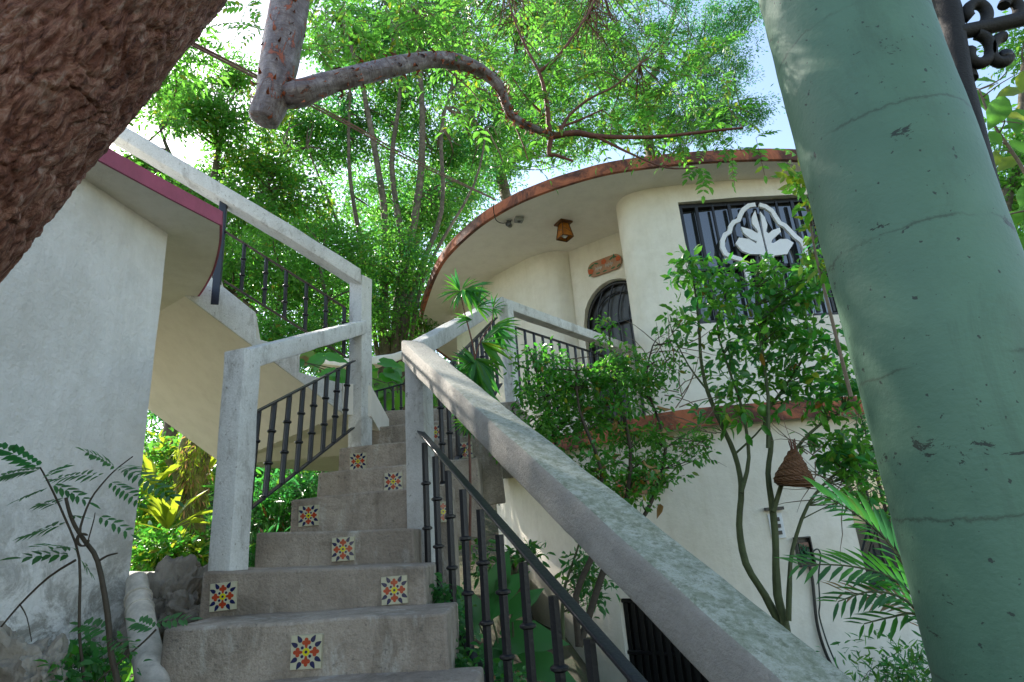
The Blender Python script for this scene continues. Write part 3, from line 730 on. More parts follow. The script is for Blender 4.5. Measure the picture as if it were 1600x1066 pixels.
# ================================================================ HOUSE
hs = thing('round_house', (2.0, 7.0, -1.7), 'cream two storey house with curved walls and terracotta rimmed round roof', 'house')
def resample(path, step=.06):
    out = [V((path[0][0], path[0][1], 0))]
    pts = [V((p[0], p[1], 0)) for p in path]
    for a, b in zip(pts[:-1], pts[1:]):
        L = (b-a).length; n = max(1, round(L/step))
        out += [a.lerp(b, i/n) for i in range(1, n+1)]
    return out
def wall_strip(mb, pts, z0, z1, holes=(), th=.16, amp=.005):
    """vertical wall along plan points; holes = list of functions s->(zlo,zhi) or None; outer side on the right of travel reversed"""
    s = [0]
    for a, b in zip(pts[:-1], pts[1:]): s.append(s[-1]+(b-a).length)
    nrm = []
    for i in range(len(pts)):
        d = (pts[min(i+1, len(pts)-1)]-pts[max(i-1, 0)]).normalized(); nrm.append(V((d.y, -d.x, 0)))
    def P(i, z, d=0): p = pts[i]+V((0, 0, z)); return p-nrm[i]*d
    def quadstrip(i, za0, za1, zb0, zb1):
        n = max(1, int((max(za1-za0, zb1-zb0))/.35)); 
        for k in range(n):
            t0, t1 = k/n, (k+1)/n
            vs = [P(i, za0+(za1-za0)*t0), P(i+1, zb0+(zb1-zb0)*t0), P(i+1, zb0+(zb1-zb0)*t1), P(i, za0+(za1-za0)*t1)]
            mb.add([v+nrm[i if q in (0, 3) else i+1]*noise.noise(v*1.5)*amp for q, v in enumerate(vs)], [(0, 1, 2, 3)])
    for i in range(len(pts)-1):
        ha = hb = None
        for h in holes:
            a, b = h(s[i]), h(s[i+1])
            if a and b: ha, hb = a, b
        if not ha: quadstrip(i, z0, z1, z0, z1)
        else:
            quadstrip(i, z0, ha[0], z0, hb[0]); quadstrip(i, ha[1], z1, hb[1], z1)
            for q in (0, 1):   # reveals, sill and head
                mb.add([P(i, ha[q]), P(i+1, hb[q]), P(i+1, hb[q], th), P(i, ha[q], th)], [(0, 1, 2, 3)])
        for h in holes:
            a, b = h(s[i]), h(s[i+1])
            if bool(a) != bool(b):
                j = i+1 if b else i; zz = b or a
                mb.add([P(j, zz[0]), P(j, zz[1]), P(j, zz[1], th), P(j, zz[0], th)], [(0, 1, 2, 3)])
    return s, nrm
ZF, ZS = 1.06, 3.6
pl = lambda x, y, z=ZS: tuple(atz(x, y, z).xy)
rec = [pl(888, 394), (1.72, 6.74)]
left = smooth_poly([V((*p, 0)) for p in [(-.9, 9.4), (-.55, 8.6), pl(766, 436), (.08, 7.72), (.36, 7.45), (.62, 7.34), (.80, 7.37), rec[0]]], 5)
pillar = smooth_poly([V((*p, 0)) for p in [(1.72, 6.74), (1.50, 6.62), (1.37, 6.42), (1.345, 6.22), (1.42, 6.06), (1.60, 5.97), (1.80, 5.94), (1.95, 5.93)]], 6)
right = [V((1.95, 5.93, 0)), V((2.6, 5.92, 0)), V((3.3, 5.96, 0)), V((4.2, 6.1, 0)), V((4.45, 6.4, 0)), V((4.5, 9, 0))]
path = resample([tuple(p.xy) for p in left]+[rec[1]]+[tuple(p.xy) for p in pillar[1:]]+[tuple(p.xy) for p in right[1:]], .05)
cum = [0]
for a, b in zip(path[:-1], path[1:]): cum.append(cum[-1]+(b-a).length)
def s_at(x, y):
    j = min(range(len(path)), key=lambda i: (path[i]-V((x, y, 0))).length); return cum[j]
# door hole on the recess wall
rd = V((rec[1][0]-rec[0][0], rec[1][1]-rec[0][1], 0)); rL = rd.length; rd.normalize()
da = hit(913, 500, rec[0], rec[1]); dtop = hit(966, 433, rec[0], rec[1])
sdoor = s_at(da.x, da.y); DW = .92; sc_ = sdoor+DW/2; ztop = dtop.z; RA = DW/2*1.0
def door_h(s):
    if abs(s-sc_) > DW/2: return None
    e = math.sqrt(max(0, 1-((s-sc_)/(DW/2))**2)); return (ZF, ztop-RA*1.15+RA*1.15*e)
# window
wl = hit(1062, 330, (1.9, 5.93), (2.6, 5.92)); sw0 = s_at(wl.x, wl.y); sw1 = sw0+1.62
zw1 = hit(1064, 316, (1.9, 5.93), (2.6, 5.92)).z; zw0 = hit(1110, 505, (1.9, 5.93), (2.6, 5.92)).z
def win_h(s): return (zw0, zw1) if sw0 <= s <= sw1 else None
m = MB(); wall_strip(m, path, ZF-.02, ZS+.02, [door_h, win_h]); m.build('upper_wall', M['house'], hs, smooth=50)
print('door', da, dtop, 'win', wl, zw0, zw1)
# roof
rb = [(1330, 258), (1220, 250), (1100, 254), (1000, 264), (940, 274), (880, 291), (830, 309), (790, 328), (745, 357), (703, 396), (683, 425), (668, 462), (657, 505)]
rp = [atz(x, y, ZS) for x, y in rb]
rp = [V((4.9, 12, ZS)), V((4.9, 8, ZS)), V((4.8, 6.3, ZS)), V((4.4, 5.75, ZS))]+rp+[V((-1.6, 10.6, ZS)), V((-1.2, 12.5, ZS))]
re_ = smooth_poly(rp, 8)
poly = [(p.x, p.y) for p in re_]+[(3, 14)]
m = MB(); m.prism(poly, ZS, ZS+.10); rf = m.build('roof', M['soffit'], hs)
m = MB(); n = len(re_); vs = []
for i, p in enumerate(re_):
    d = (re_[min(i+1, n-1)]-re_[max(i-1, 0)]).normalized(); o_ = V((-d.y, d.x, 0)); o_ = -o_ if o_.y > 0 and i < n*.6 else o_
    o_ = V((-d.y, d.x, 0)); c_ = V((2, 9.5, 0))-p
    if o_.dot(c_) > 0: o_ = -o_
    jz = .008*noise.noise(p*3)
    for dd, zz in ((-.03, .0), (.022, -.006), (.03, .05), (.024, .125+jz), (-.06, .13+jz)): vs.append(V((p.x, p.y, ZS+zz))+o_*dd)
m.add(vs, [(i*5+j, i*5+j+1, (i+1)*5+j+1, (i+1)*5+j) for i in range(n-1) for j in range(4)]); m.build('rim', M['rim'], rf, smooth=60)
# floor slab band
fp = [V((4.6, 12, 0)), V((4.6, 8, 0)), V((4.55, 6.4, 0)), V((4.2, 6.0, 0)), V((3.3, 5.86, 0)), V((2.6, 5.82, 0)), V((1.95, 5.83, 0)), V((1.6, 5.87, 0)), V((1.3, 6.02, 0)), V((1.0, 6.35, 0)), V((.6, 6.75, 0)), V((.2, 7.1, 0)), V((-.15, 7.7, 0)), V((-.45, 9.0, 0)), V((-.6, 10.5, 0))]
fe = smooth_poly(fp, 6)
m = MB(); m.prism([(p.x, p.y) for p in fe]+[(3, 13)], .90, 1.055); m.build('floor_slab', M['house'], hs)
m = MB(); n = len(fe); vs = []
for i, p in enumerate(fe):
    d = (fe[min(i+1, n-1)]-fe[max(i-1, 0)]).normalized(); o_ = V((-d.y, d.x, 0)); c_ = V((3, 10, 0))-p
    if o_.dot(c_) > 0: o_ = -o_
    for dd, zz in ((-.02, .885), (.015, .885), (.022, 1.0), (.015, 1.062), (-.05, 1.064)): vs.append(V((p.x, p.y, zz))+o_*dd)
m.add(vs, [(i*5+j, i*5+j+1, (i+1)*5+j+1, (i+1)*5+j) for i in range(n-1) for j in range(4)]); m.build('floor_band', M['rim'], hs, smooth=60)
# lower wall
lp_ = smooth_poly([V((*p, 0)) for p in [(-.45, 10.0), (-.25, 8.8), (.05, 7.8), (.45, 7.05), (.95, 6.55), (1.4, 6.2), (1.8, 6.02), (2.3, 5.97), (2.9, 5.98), (3.6, 6.1), (4.25, 6.35), (4.5, 6.8), (4.5, 9.5)]], 6)
lpath = resample([tuple(p.xy) for p in lp_], .06); lc = [0]
for a, b in zip(lpath[:-1], lpath[1:]): lc.append(lc[-1]+(b-a).length)
def ls_at(px, py):
    d = ray(px, py); best = None
    for i in range(len(lpath)-1):
        h = hit(px, py, lpath[i].xy, lpath[i+1].xy) if True else None
        seg = lpath[i+1]-lpath[i]; t = (V((h.x, h.y, 0))-lpath[i]).dot(seg)/seg.dot(seg)
        if -.05 <= t <= 1.05 and h.y > 0: return lc[i]+t*seg.length, h
    return None
dA, hA = ls_at(964, 935); dB, hB = ls_at(1060, 1000)
wA, hwA = ls_at(1337, 850); wA2, hwt = ls_at(1375, 690)
print('lower', hA, hB, hwA, hwt)
zd = hA.z
def ldoor(s): return (-1.72, zd) if dA <= s <= dA+1.0 else None
LWW = 1.15; lwc = wA+LWW/2-.02
def lwin(s):
    if abs(s-lwc) > LWW/2: return None
    e = math.sqrt(max(0, 1-((s-lwc)/(LWW/2))**2)); return (-.72, .0+.62*e)
m = MB(); wall_strip(m, lpath, -1.8, .9, [ldoor, lwin]); m.build('lower_wall', M['house'], hs, smooth=50)
def wall_pt(pth, cm, s, z, d=0):
    i = max(0, min(len(cm)-2, next((k for k in range(len(cm)-1) if cm[k+1] >= s), len(cm)-2)))
    t = (s-cm[i])/(cm[i+1]-cm[i]); p = pth[i].lerp(pth[i+1], t); dd = (pth[i+1]-pth[i]).normalized(); nn = V((dd.y, -dd.x, 0))
    return V((p.x, p.y, z))-nn*d
# upper door: dark backing, arched iron frame with fanned bars
def bars(parent, pth, cm, ss, zfun, z0, d, r=.012, name='bar', mat='frame'):
    for s in ss:
        m = MB(); m.box((wall_pt(pth, cm, s, (z0+zfun(s))/2, d)), (r*2, r*2, zfun(s)-z0), 0); m.build(name, M[mat], parent)
door = thing('tmp', (0, 0, 0), None, None); bpy.data.objects.remove(door)
def sub(parent, name, mb, mat, **k): return mb.build(name, mat, parent, **k)
m = MB(); nn_ = 24; vsd = []
for i in range(nn_+1):
    s = sc_-DW/2+DW*i/nn_; zt = (door_h(min(max(s, sc_-DW/2+.001), sc_+DW/2-.001)) or (0, ZF+1))[1]
    vsd += [wall_pt(path, cum, s, ZF, .13), wall_pt(path, cum, s, zt+.01, .13)]
m.add(vsd, [(2*i, 2*i+2, 2*i+3, 2*i+1) for i in range(nn_)]); door = m.build('door', M['dark_pane'], hs)
def arch_tube(parent, pth, cm, sc, hw, zbase, rise, d, r, name, mat='frame', legs=None):
    pts = []
    if legs is not None: pts.append(wall_pt(pth, cm, sc-hw, legs, d))
    for i in range(25):
        a = math.pi-math.pi*i/24; pts.append(wall_pt(pth, cm, sc+hw*math.cos(a), zbase+rise*math.sin(a), d))
    if legs is not None: pts.append(wall_pt(pth, cm, sc+hw, legs, d))
    m = MB(); m.tube(pts, r, n=8); return m.build(name, M[mat], parent, smooth=60)
zb_ = ztop-RA*1.15
arch_tube(door, path, cum, sc_, DW/2-.025, zb_, RA*1.15-.03, .09, .026, 'door_frame', legs=ZF)
arch_tube(door, path, cum, sc_, DW/2-.12, zb_, RA*1.15-.15, .09, .012, 'bar', legs=ZF)
for i in range(5):
    m = MB(); x = -.30+.15*i
    e = math.sqrt(max(0, 1-(x/(DW/2))**2))
    pts = [wall_pt(path, cum, sc_+x*1.0, ZF, .085), wall_pt(path, cum, sc_+x, zb_-.05, .085)]
    for q in range(1, 7):
        t = q/6; pts.append(wall_pt(path, cum, sc_+x+.16*t*t*(1 if i < 5 else 0), zb_+(RA*1.15*math.sqrt(max(0, 1-((x+.16)/(DW/2))**2)))*t*.97, .085))
    m.tube(pts, .011, n=6); m.build('bar', M['frame'], door, smooth=60)
m = MB(); m.tube([wall_pt(path, cum, sc_-DW/2+.02, zb_-.02, .088), wall_pt(path, cum, sc_+DW/2-.02, zb_-.02, .088)], .02, n=6); m.build('crossbar', M['frame'], door)
# upper window
win = None
m = MB(); K = 12
vsd = []
for i in range(K+1):
    s = sw0-.02+(sw1-sw0+.04)*i/K; vsd += [wall_pt(path, cum, s, zw0-.01, .12), wall_pt(path, cum, s, zw1+.01, .12)]
m.add(vsd, [(2*i, 2*i+2, 2*i+3, 2*i+1) for i in range(K)]); win = m.build('window', M['glass'], hs)
def lin(a, b, r1, r2, parent, name, mat, d=0):   # slim bar between two (s,z) points
    m = MB(); pa, pb = wall_pt(path, cum, a[0], a[1], d), wall_pt(path, cum, b[0], b[1], d); dr = (pb-pa)
    n_ = V((0, -1, 0)); sd = dr.cross(n_).normalized()*r1/2; nn = n_*r2/2
    m.hexa([pa-sd-nn, pa+sd-nn, pa+sd+nn, pa-sd+nn, pb-sd-nn, pb+sd-nn, pb+sd+nn, pb-sd+nn]); return m.build(name, M[mat], parent, bevel=.003)
for a, b in (((sw0, zw1-.025), (sw1, zw1-.025)), ((sw0, zw0+.025), (sw1, zw0+.025))): lin(a, b, .05, .05, win, 'frame', 'frame', .07)
for s in (sw0+.025, sw1-.025): lin((s, zw0), (s, zw1), .05, .045, win, 'frame', 'frame', .07)
for i in range(9):
    s = sw0+.2*(i+1)-.02*i; lin((s, zw0+.05), (s, zw1-.05), .024 if i % 2 else .036, .03, win, 'bar', 'frame', .05)
lin((sw0+.05, zw0+.62), (sw1-.05, zw0+.62), .035, .03, win, 'crossbar', 'frame', .052)
# gothic tracery in white, proud of the bars
sg = s_at(*hit(1186, 380, (1.9, 5.93), (2.6, 5.92)).xy); zg = hit(1186, 372, (1.9, 5.93), (2.6, 5.92)).z
def trac(pts, wd_, closed=False, name='tracery', par=None):
    m = MB(); q = [(sg+a, zg+b) for a, b in pts]; n = len(q)
    for i in range(n if closed else n-1):
        pass
    vs = []
    for i in range(n):
        a = q[(i-1) % n] if closed or i > 0 else q[i]; b = q[(i+1) % n] if closed or i < n-1 else q[i]
        d = V((b[0]-a[0], b[1]-a[1])); d.normalize(); nx_, nz_ = -d.y, d.x
        for sg_ in (-1, 1):
            for dd in (.0, .035):
                vs.append(wall_pt(path, cum, q[i][0]+nx_*wd_/2*sg_, q[i][1]+nz_*wd_/2*sg_, dd-.0))
    fs = []
    for i in range(n if closed else n-1):
        j = (i+1) % n; a, b = 4*i, 4*j
        fs += [(a, b, b+2, a+2), (a+1, a+3, b+3, b+1), (a, a+1, b+1, b), (a+2, b+2, b+3, a+3)]
    m.add(vs, fs); return m.build(name, M['white_trim'], par or win, smooth=40)
arc = lambda cx, cz, r, a0, a1, n=12: [(cx+r*math.cos(R_(a0+(a1-a0)*i/n)), cz+r*math.sin(R_(a0+(a1-a0)*i/n))) for i in range(n+1)]
def T(x, y):
    h = hit(1100+x/6.66, 290+y/6.66, (1.9, 5.93), (2.6, 5.92)); return (s_at(h.x, h.y)+0.0-sg+(h.x-path[min(range(len(path)), key=lambda i: (path[i]-V((h.x, h.y, 0))).length)].x), h.z-zg)
def TT(L): return [T(*q) for q in L]
def plate(L, name='tracery'):
    q = TT(L); m = MB(); P_ = [wall_pt(path, cum, sg+a, zg+b, .0) for a, b in q]; m.extr(P_, V((0, .035, 0))); return m.build(name, M['white_trim'], win)
trac(TT([(542, 190), (470, 203), (410, 250), (378, 310), (362, 358), (310, 378), (280, 420), (268, 480), (220, 510), (195, 570), (195, 640), (230, 710), (300, 742), (380, 765), (440, 830), (470, 1000)]), .05)
trac(TT([(582, 190), (650, 205), (720, 250), (765, 320), (800, 372), (860, 400), (910, 450), (970, 510), (1040, 560), (1075, 640), (1085, 740), (1075, 830), (1080, 1000)]), .05)
plate([(537, 250), (500, 330), (505, 390), (568, 470), (560, 492), (500, 458), (388, 428), (410, 490), (480, 545), (555, 578), (548, 600), (470, 555), (365, 540), (330, 600), (400, 680), (480, 712), (590, 712), (625, 790), (650, 1000), (690, 1000), (665, 760), (600, 480)])
plate([(590, 260), (640, 320), (668, 400), (655, 470), (680, 490), (720, 455), (800, 425), (812, 470), (720, 550), (708, 585), (730, 590), (800, 545), (880, 540), (950, 580), (900, 660), (880, 700), (740, 720), (720, 800), (730, 1000), (700, 1000), (675, 700), (630, 520)])
# lower openings
m = MB(); m.add([wall_pt(lpath, lc, dA-.02, -1.75, .15), wall_pt(lpath, lc, dA+1.02, -1.75, .15), wall_pt(lpath, lc, dA+1.02, zd+.02, .15), wall_pt(lpath, lc, dA-.02, zd+.02, .15)], [(0, 1, 2, 3)])
ldr = m.build('door', M['dark'], hs)
for i in range(12):
    s = dA+.04+i*.085; m = MB(); m.box(wall_pt(lpath, lc, s, (zd-1.72)/2, .08), (.045, .03, zd+1.72), -.4); m.build('slat', M['frame'], ldr, bevel=.004)
for z in (zd-.03, zd-.5): 
    m = MB(); m.tube([wall_pt(lpath, lc, dA, z, .055), wall_pt(lpath, lc, dA+1.0, z, .055)], .022, n=6); m.build('crossbar', M['frame'], ldr)
m = MB(); vsd = []; nn_ = 24
for i in range(nn_+1):
    s = lwc-LWW/2+LWW*i/nn_; e = math.sqrt(max(0, 1-((s-lwc)/(LWW/2))**2)); vsd += [wall_pt(lpath, lc, s, -.73, .13), wall_pt(lpath, lc, s, .62*e+.01, .13)]
m.add(vsd, [(2*i, 2*i+2, 2*i+3, 2*i+1) for i in range(nn_)]); lwn = m.build('window', M['glass'], hs)
arch_tube(lwn, lpath, lc, lwc, LWW/2-.03, .0, .58, .08, .022, 'frame', legs=-.70)
for q in (-.25, 0, .25):
    m = MB(); m.tube([wall_pt(lpath, lc, lwc+q, -.7, .08), wall_pt(lpath, lc, lwc+q, .55*math.sqrt(1-(q/.57)**2), .08)], .012, n=6); m.build('bar', M['frame'], lwn)
m = MB(); m.tube([wall_pt(lpath, lc, lwc-.55, -.02, .085), wall_pt(lpath, lc, lwc+.55, -.02, .085)], .02, n=6); m.build('crossbar', M['frame'], lwn)
for sx in (-1, 1):
    m = MB(); m.tube([wall_pt(lpath, lc, lwc+sx*(.02+.5*t), -.05-.62*t*t, .075) for t in np.linspace(0, 1, 8)], .011, n=6); m.build('scroll_bar', M['frame'], lwn, smooth=60)

# ---- fittings on the house
def oriented(n):   # frame with z = n
    n = n.normalized(); x = V((0, 0, 1)).cross(n).normalized(); y = n.cross(x); return Matrix((x, y, n)).transposed()
wn_rec = V((rd.y, -rd.x, 0)); 
def oval_sign(c, n, L, H, name, label, text, roll=0):
    t = thing(name, c, label, 'sign'); Mx = oriented(n)
    xx, yy = Mx.col[0], Mx.col[1]; xx, yy = xx*math.cos(roll)+yy*math.sin(roll), yy*math.cos(roll)-xx*math.sin(roll); zz = Mx.col[2]
    P = lambda a, b, d: c+xx*a+yy*b+zz*d
    r = H/2; pr = [(L/2-r+r*math.cos(a), r*math.sin(a)) for a in np.linspace(-math.pi/2, math.pi/2, 12)]+[(-L/2+r+r*math.cos(a), r*math.sin(a)) for a in np.linspace(math.pi/2, 3*math.pi/2, 12)]
    m = MB(); m.extr([P(a, b, 0) for a, b in pr], zz*.022); m.build('plaque', M['clay'], t, bevel=.006)
    def patch(poly, mat, nm):
        m = MB(); m.extr([P(a, b, .0225) for a, b in poly], zz*.004); m.build(nm, M[mat], t)
    def flower(x, y, s):
        m = MB()
        for k in range(5):
            a = k*2*math.pi/5; m.extr([P(x+s*.55*math.cos(a)+s*.42*math.cos(b), y+s*.55*math.sin(a)+s*.42*math.sin(b), .0225) for b in np.linspace(0, 2*math.pi, 9)[:-1]], zz*.005)
        m.build('flower', M['orange'], t)
    flower(0, H*.24, .04); flower(-L*.40, -.02, .042); flower(L*.41, H*.12, .038)
    for x, y, a in ((-.17, H*.26, .3), (-.11, H*.3, 2.8), (.11, H*.28, .5), (.18, H*.25, 2.6), (.15, H*.36, 1.5), (-.21, -.3*H, .4), (-.1, -.36*H, 0), (.0, -.37*H, .1), (.12, -.36*H, .2), (.2, -.33*H, .5), (-.2, H*.15, -.4)):
        patch([(x+.032*math.cos(b)*math.cos(a)-.011*math.sin(b)*math.sin(a), y+.032*math.cos(b)*math.sin(a)+.011*math.sin(b)*math.cos(a)) for b in np.linspace(0, 2*math.pi, 9)[:-1]], 'green_paint', 'painted_leaf')
    if text:
        m = MB()
        for x0, x1 in ((-.13, -.03), (.015, .13)):   # two cursive words, worn beyond reading
            pts = [P(x0+(x1-x0)*q/40, -.012+.018*math.sin(q*1.15+x0*40)*(1 if q % 14 > 3 else 2.0), .026) for q in range(41)]
            m.tube(pts, .0028, n=5)
        m.build('lettering', M['letter'], t)
    return t
sc = hit(946, 416, rec[0], rec[1]); oval_sign(sc+wn_rec*.01, wn_rec, .50, .21, 'house_sign', 'oval clay sign with painted flowers above the arched upper door', True)
l2 = ls_at(1000, 757)[1]; i2 = min(range(len(lpath)-1), key=lambda i: (lpath[i]-V((l2.x, l2.y, 0))).length); dd = (lpath[i2+1]-lpath[i2]).normalized(); n2_ = V((dd.y, -dd.x, 0))
oval_sign(l2+n2_*.02, n2_, .55, .2, 'house_sign', 'oval orange sign on the lower wall half hidden behind the bush', False)
# lantern
lc0 = atz(880, 348, ZS); ln = thing('ceiling_lantern', lc0, 'square amber glass lantern fixed under the roof overhang', 'lantern')
m = MB(); m.box(lc0-V((0, 0, .012)), (.17, .17, .02), .5); m.build('mount_plate', M['brass'], ln, bevel=.003)
def ringpts(w_, z): return [lc0+V((w_*math.cos(.5+math.pi/4+k*math.pi/2), w_*math.sin(.5+math.pi/4+k*math.pi/2), z)) for k in range(4)]
A_, B_ = ringpts(.062, -.02), ringpts(.105, -.21)
m = MB()
for k in range(4):
    m.tube([A_[k], B_[k]], .0075, n=6); m.tube([A_[k], A_[(k+1) % 4]], .006, n=6); m.tube([B_[k], B_[(k+1) % 4]], .008, n=6); m.tube([A_[k].lerp(B_[k], .35), A_[(k+1) % 4].lerp(B_[(k+1) % 4], .65)], .004, n=5)
m.build('cage', M['brass'], ln)
m = MB()
for k in range(4): m.add([A_[k]*.97+lc0*.03, A_[(k+1) % 4]*.97+lc0*.03, B_[(k+1) % 4]*.97+lc0*.03, B_[k]*.97+lc0*.03], [(0, 1, 2, 3)])
m.build('glass_pane', M['amber'], ln)
m = MB(); m.lathe([(.012, -.02), (.018, -.07), (.03, -.11), (.042, -.15), (.04, -.18), (.022, -.2), (.004, -.207)], lc0, 14); m.build('bulb', M['bulb'], ln, smooth=60)
# camera and junction box, cable
c_ = atz(795, 346, ZS); sc2 = thing('security_camera', c_, 'small dark security camera under the curved roof edge', 'camera')
m = MB(); m.lathe([(.028, 0), (.028, -.012), (.014, -.016), (.012, -.03)], c_, 14); m.build('bracket', M['plastic_dark'], sc2, smooth=40)
ax = V((-.3, -1, -.25)).normalized(); Mo = ax.to_track_quat('Z', 'Y').to_matrix()
m = MB(); m.lathe([(.025, -.05), (.030, -.04), (.032, .04), (.030, .052), (.022, .05), (.018, .04)], c_-V((0, 0, .045)), 14, Mo); m.build('body', M['plastic_dark'], sc2, smooth=40)
c_ = atz(804, 341, ZS)+V((.05, 0, 0)); jb = thing('junction_box', c_, 'green grey plastic junction box beside the security camera', 'junction box')
m = MB(); m.box(c_-V((0, 0, .025)), (.10, .09, .05), .3); m.build('box', M['plastic'], jb, bevel=.006)
m = MB(); m.lathe([(.02, 0), (.02, -.006), (.014, -.008)], c_-V((0, 0, .05)), 12); m.build('knockout', M['plastic_dark'], jb)
cb = [atz(771, 322, ZS+.02)-V((0, .03, 0)), atz(772, 334, ZS-.01), atz(776, 345, ZS-.03), atz(787, 349, ZS-.03), c_-V((.08, 0, .02))]
m = MB(); m.tube(smooth_poly(cb, 5), .006, n=6); m.build('camera_cable', M['plastic_dark'], smooth=60, label='thin black cable looping from roof edge to the security camera', cat='cable')
# ropes from roof edge to the trees
e0 = atz(775, 312, ZS+.14)
for q, (dy, nm) in enumerate(((0, 'upper rope of the pair strung from roof rim to the left trunk'), (5, 'lower rope of the pair strung from roof rim to the left trunk'))):
    pts = [e0+V((0, 0, -.01*q))]
    for x, y, Y in ((640, 246, 4.6), (560, 200, 3.9), (480, 158, 3.3), (405, 120, 2.8), (300, 66, 2.2)): pts.append(at(x, y+dy*.9, Y))
    m = MB(); m.tube(smooth_poly(pts, 6), .0065, n=6); m.build('rope', M['rope'], smooth=60, label=nm, cat='rope')
# vent, switch plate, meter box, hose on lower wall
def on_lower(px, py):
    s, h = ls_at(px, py); p = wall_pt(lpath, lc, s, h.z, 0); q = wall_pt(lpath, lc, s, h.z, 1); return p, (p-q).normalized()
p, n_ = on_lower(780, 785); vt = thing('wall_vent', p, 'small round drilled vent in the cream lower wall', 'vent'); Mo = oriented(n_)
m = MB(); m.lathe([(.055, 0), (.055, .006), (.048, .010), (.046, .004)], p, 20, Mo); m.build('vent_ring', M['plastic'], vt, smooth=40)
m = MB()
for a in range(3):
    for k in range(max(1, a*6)): 
        an = 2*math.pi*k/max(1, a*6); m.lathe([(.006, .004), (.006, .0062)], p+Mo@V((a*.017*math.cos(an), a*.017*math.sin(an), .0)), 6, Mo)
m.build('hole', M['dark'], vt)
p, n_ = on_lower(1213, 822); Mo = oriented(n_); sw = thing('wall_socket', p, 'pale double electrical plate with dark fittings behind the tree stems', 'switch plate')
m = MB(); m.box(p+n_*.008, (.13, .22, .016), 0, Mo); m.build('plate', M['white_trim'], sw, bevel=.004)
for z in (-.06, .0, .06):
    m = MB(); m.box(p+n_*.02+V((0, 0, z)), (.07, .035, .014), 0, Mo); m.build('rocker', M['plastic_dark'], sw, bevel=.003)
m = MB(); m.box(p+n_*.03+V((0, 0, .155)), (.17, .03, .05), 0, Mo); m.build('hood', M['plastic_dark'], sw, bevel=.003)
p, n_ = on_lower(1255, 862); Mo = oriented(n_); mbx = thing('meter_box', p, 'open dark electrical box with loose green wires on white wall', 'electrical box')
m = MB()
for u_, v_, a, b in ((-.065, 0, .012, .26), (.065, 0, .012, .26), (0, .124, .142, .012), (0, -.124, .142, .012)): m.box(p+n_*.03+Mo@V((u_, v_, 0)), (a, b, .06), 0, Mo)
m.box(p+n_*.004, (.13, .25, .006), 0, Mo); m.build('casing', M['plastic_dark'], mbx, bevel=.002)
for z, mt in ((.06, 'rope'), (.0, 'cable'), (-.05, 'plastic')):
    m = MB(); m.box(p+n_*.03+Mo@V((.0, z, 0)), (.09, .04, .03), 0, Mo); m.build('breaker', M[mt], mbx, bevel=.003)
for k in range(4):
    pts = [p+Mo@V((random.uniform(-.05, .05), random.uniform(-.1, .1), .05+.02*random.random())) for _ in range(5)]
    m = MB(); m.tube(smooth_poly(pts, 5), .0045, n=5); m.build('wire', M['green_paint'], mbx)
pts = []
for x, y in ((1262, 880), (1267, 905), (1270, 935), (1273, 965), (1278, 990), (1288, 1020), (1300, 1045)): q_, n_ = on_lower(x, y); pts.append(q_+n_*.03)
m = MB(); m.tube(smooth_poly(pts, 4), .014, n=8); m.build('conduit', M['plastic_dark'], smooth=60, label='dark conduit running down the white wall from the electrical box', cat='conduit')
pts = []
for x, y in ((1258, 870), (1272, 858), (1278, 868), (1275, 900), (1277, 940), (1276, 960), (1284, 990), (1293, 1015), (1306, 1045)): q_, n_ = on_lower(x, y); pts.append(q_+n_*.05)
m = MB(); m.tube(smooth_poly(pts, 5), .007, n=6); m.build('cable', M['cable'], smooth=60, label='thin green cable curling out of the electrical box', cat='cable')

# ================================================================ GREEN COLUMN
gc = thing('green_column', (.9, 1.2, -1.0), 'thick sea green painted concrete column with chips and hairline cracks', 'column')
# silhouettes: left edge (1175,0)-(1475,1066), right edge (1440,0)-(1600,420)
best = None
for Y in np.arange(.9, 1.6, .05):
    for X in np.arange(.5, 1.4, .02):
        for r in (.14, .15, .16, .17, .18, .19, .2):
            e = 0
            a0 = math.atan2(X, Y); al = math.asin(min(1, r/math.hypot(X, Y)))
            for an, tg in ((a0-al, ((1175, 0), (1325, 533), (1475, 1066))), (a0+al, ((1453, 0), (1602, 400)))):
                for tx, ty in tg:
                    d = ray(tx, ty); e += (math.atan2(d[0], d[1])-an)**2
            e += .00002*(r-.17)**2*1e3
            if best is None or e < best[0]: best = (e, X, Y, r)
print('column', best, [hit(x, y, (GX_-.3, GY_-.15), (GX_+.3, GY_-.15)).z for GX_, GY_ in [best[1:3]] for x, y in ((1340, 320), (1480, 675))])
_, GX, GY, GR = best
m = MB(); n = 96; vs = []; zs = np.linspace(-1.3, 2.4, 180)
for z in zs:
    for j in range(n):
        a = 2*math.pi*j/n; p = V((GX+GR*math.cos(a), GY+GR*math.sin(a), z))
        r = GR+.004*noise.noise(p*3)+.0016*noise.noise(p*14)
        vs.append((GX+r*math.cos(a), GY+r*math.sin(a), z))
m.add(vs, [(i*n+j, i*n+(j+1) % n, (i+1)*n+(j+1) % n, (i+1)*n+j) for i in range(len(zs)-1) for j in range(n)])
m.build('shaft', M['green'], gc, smooth=180)
m = MB(); m.lathe([(GR+.07, 2.4), (GR+.07, 2.5), (GR+.02, 2.5)], (GX, GY, 0), 40); m.lathe([(GR+.06, -1.3), (GR+.06, -1.05), (GR+.01, -1.0)], (GX, GY, 0), 40); m.build('base', M['green'], gc, smooth=40)

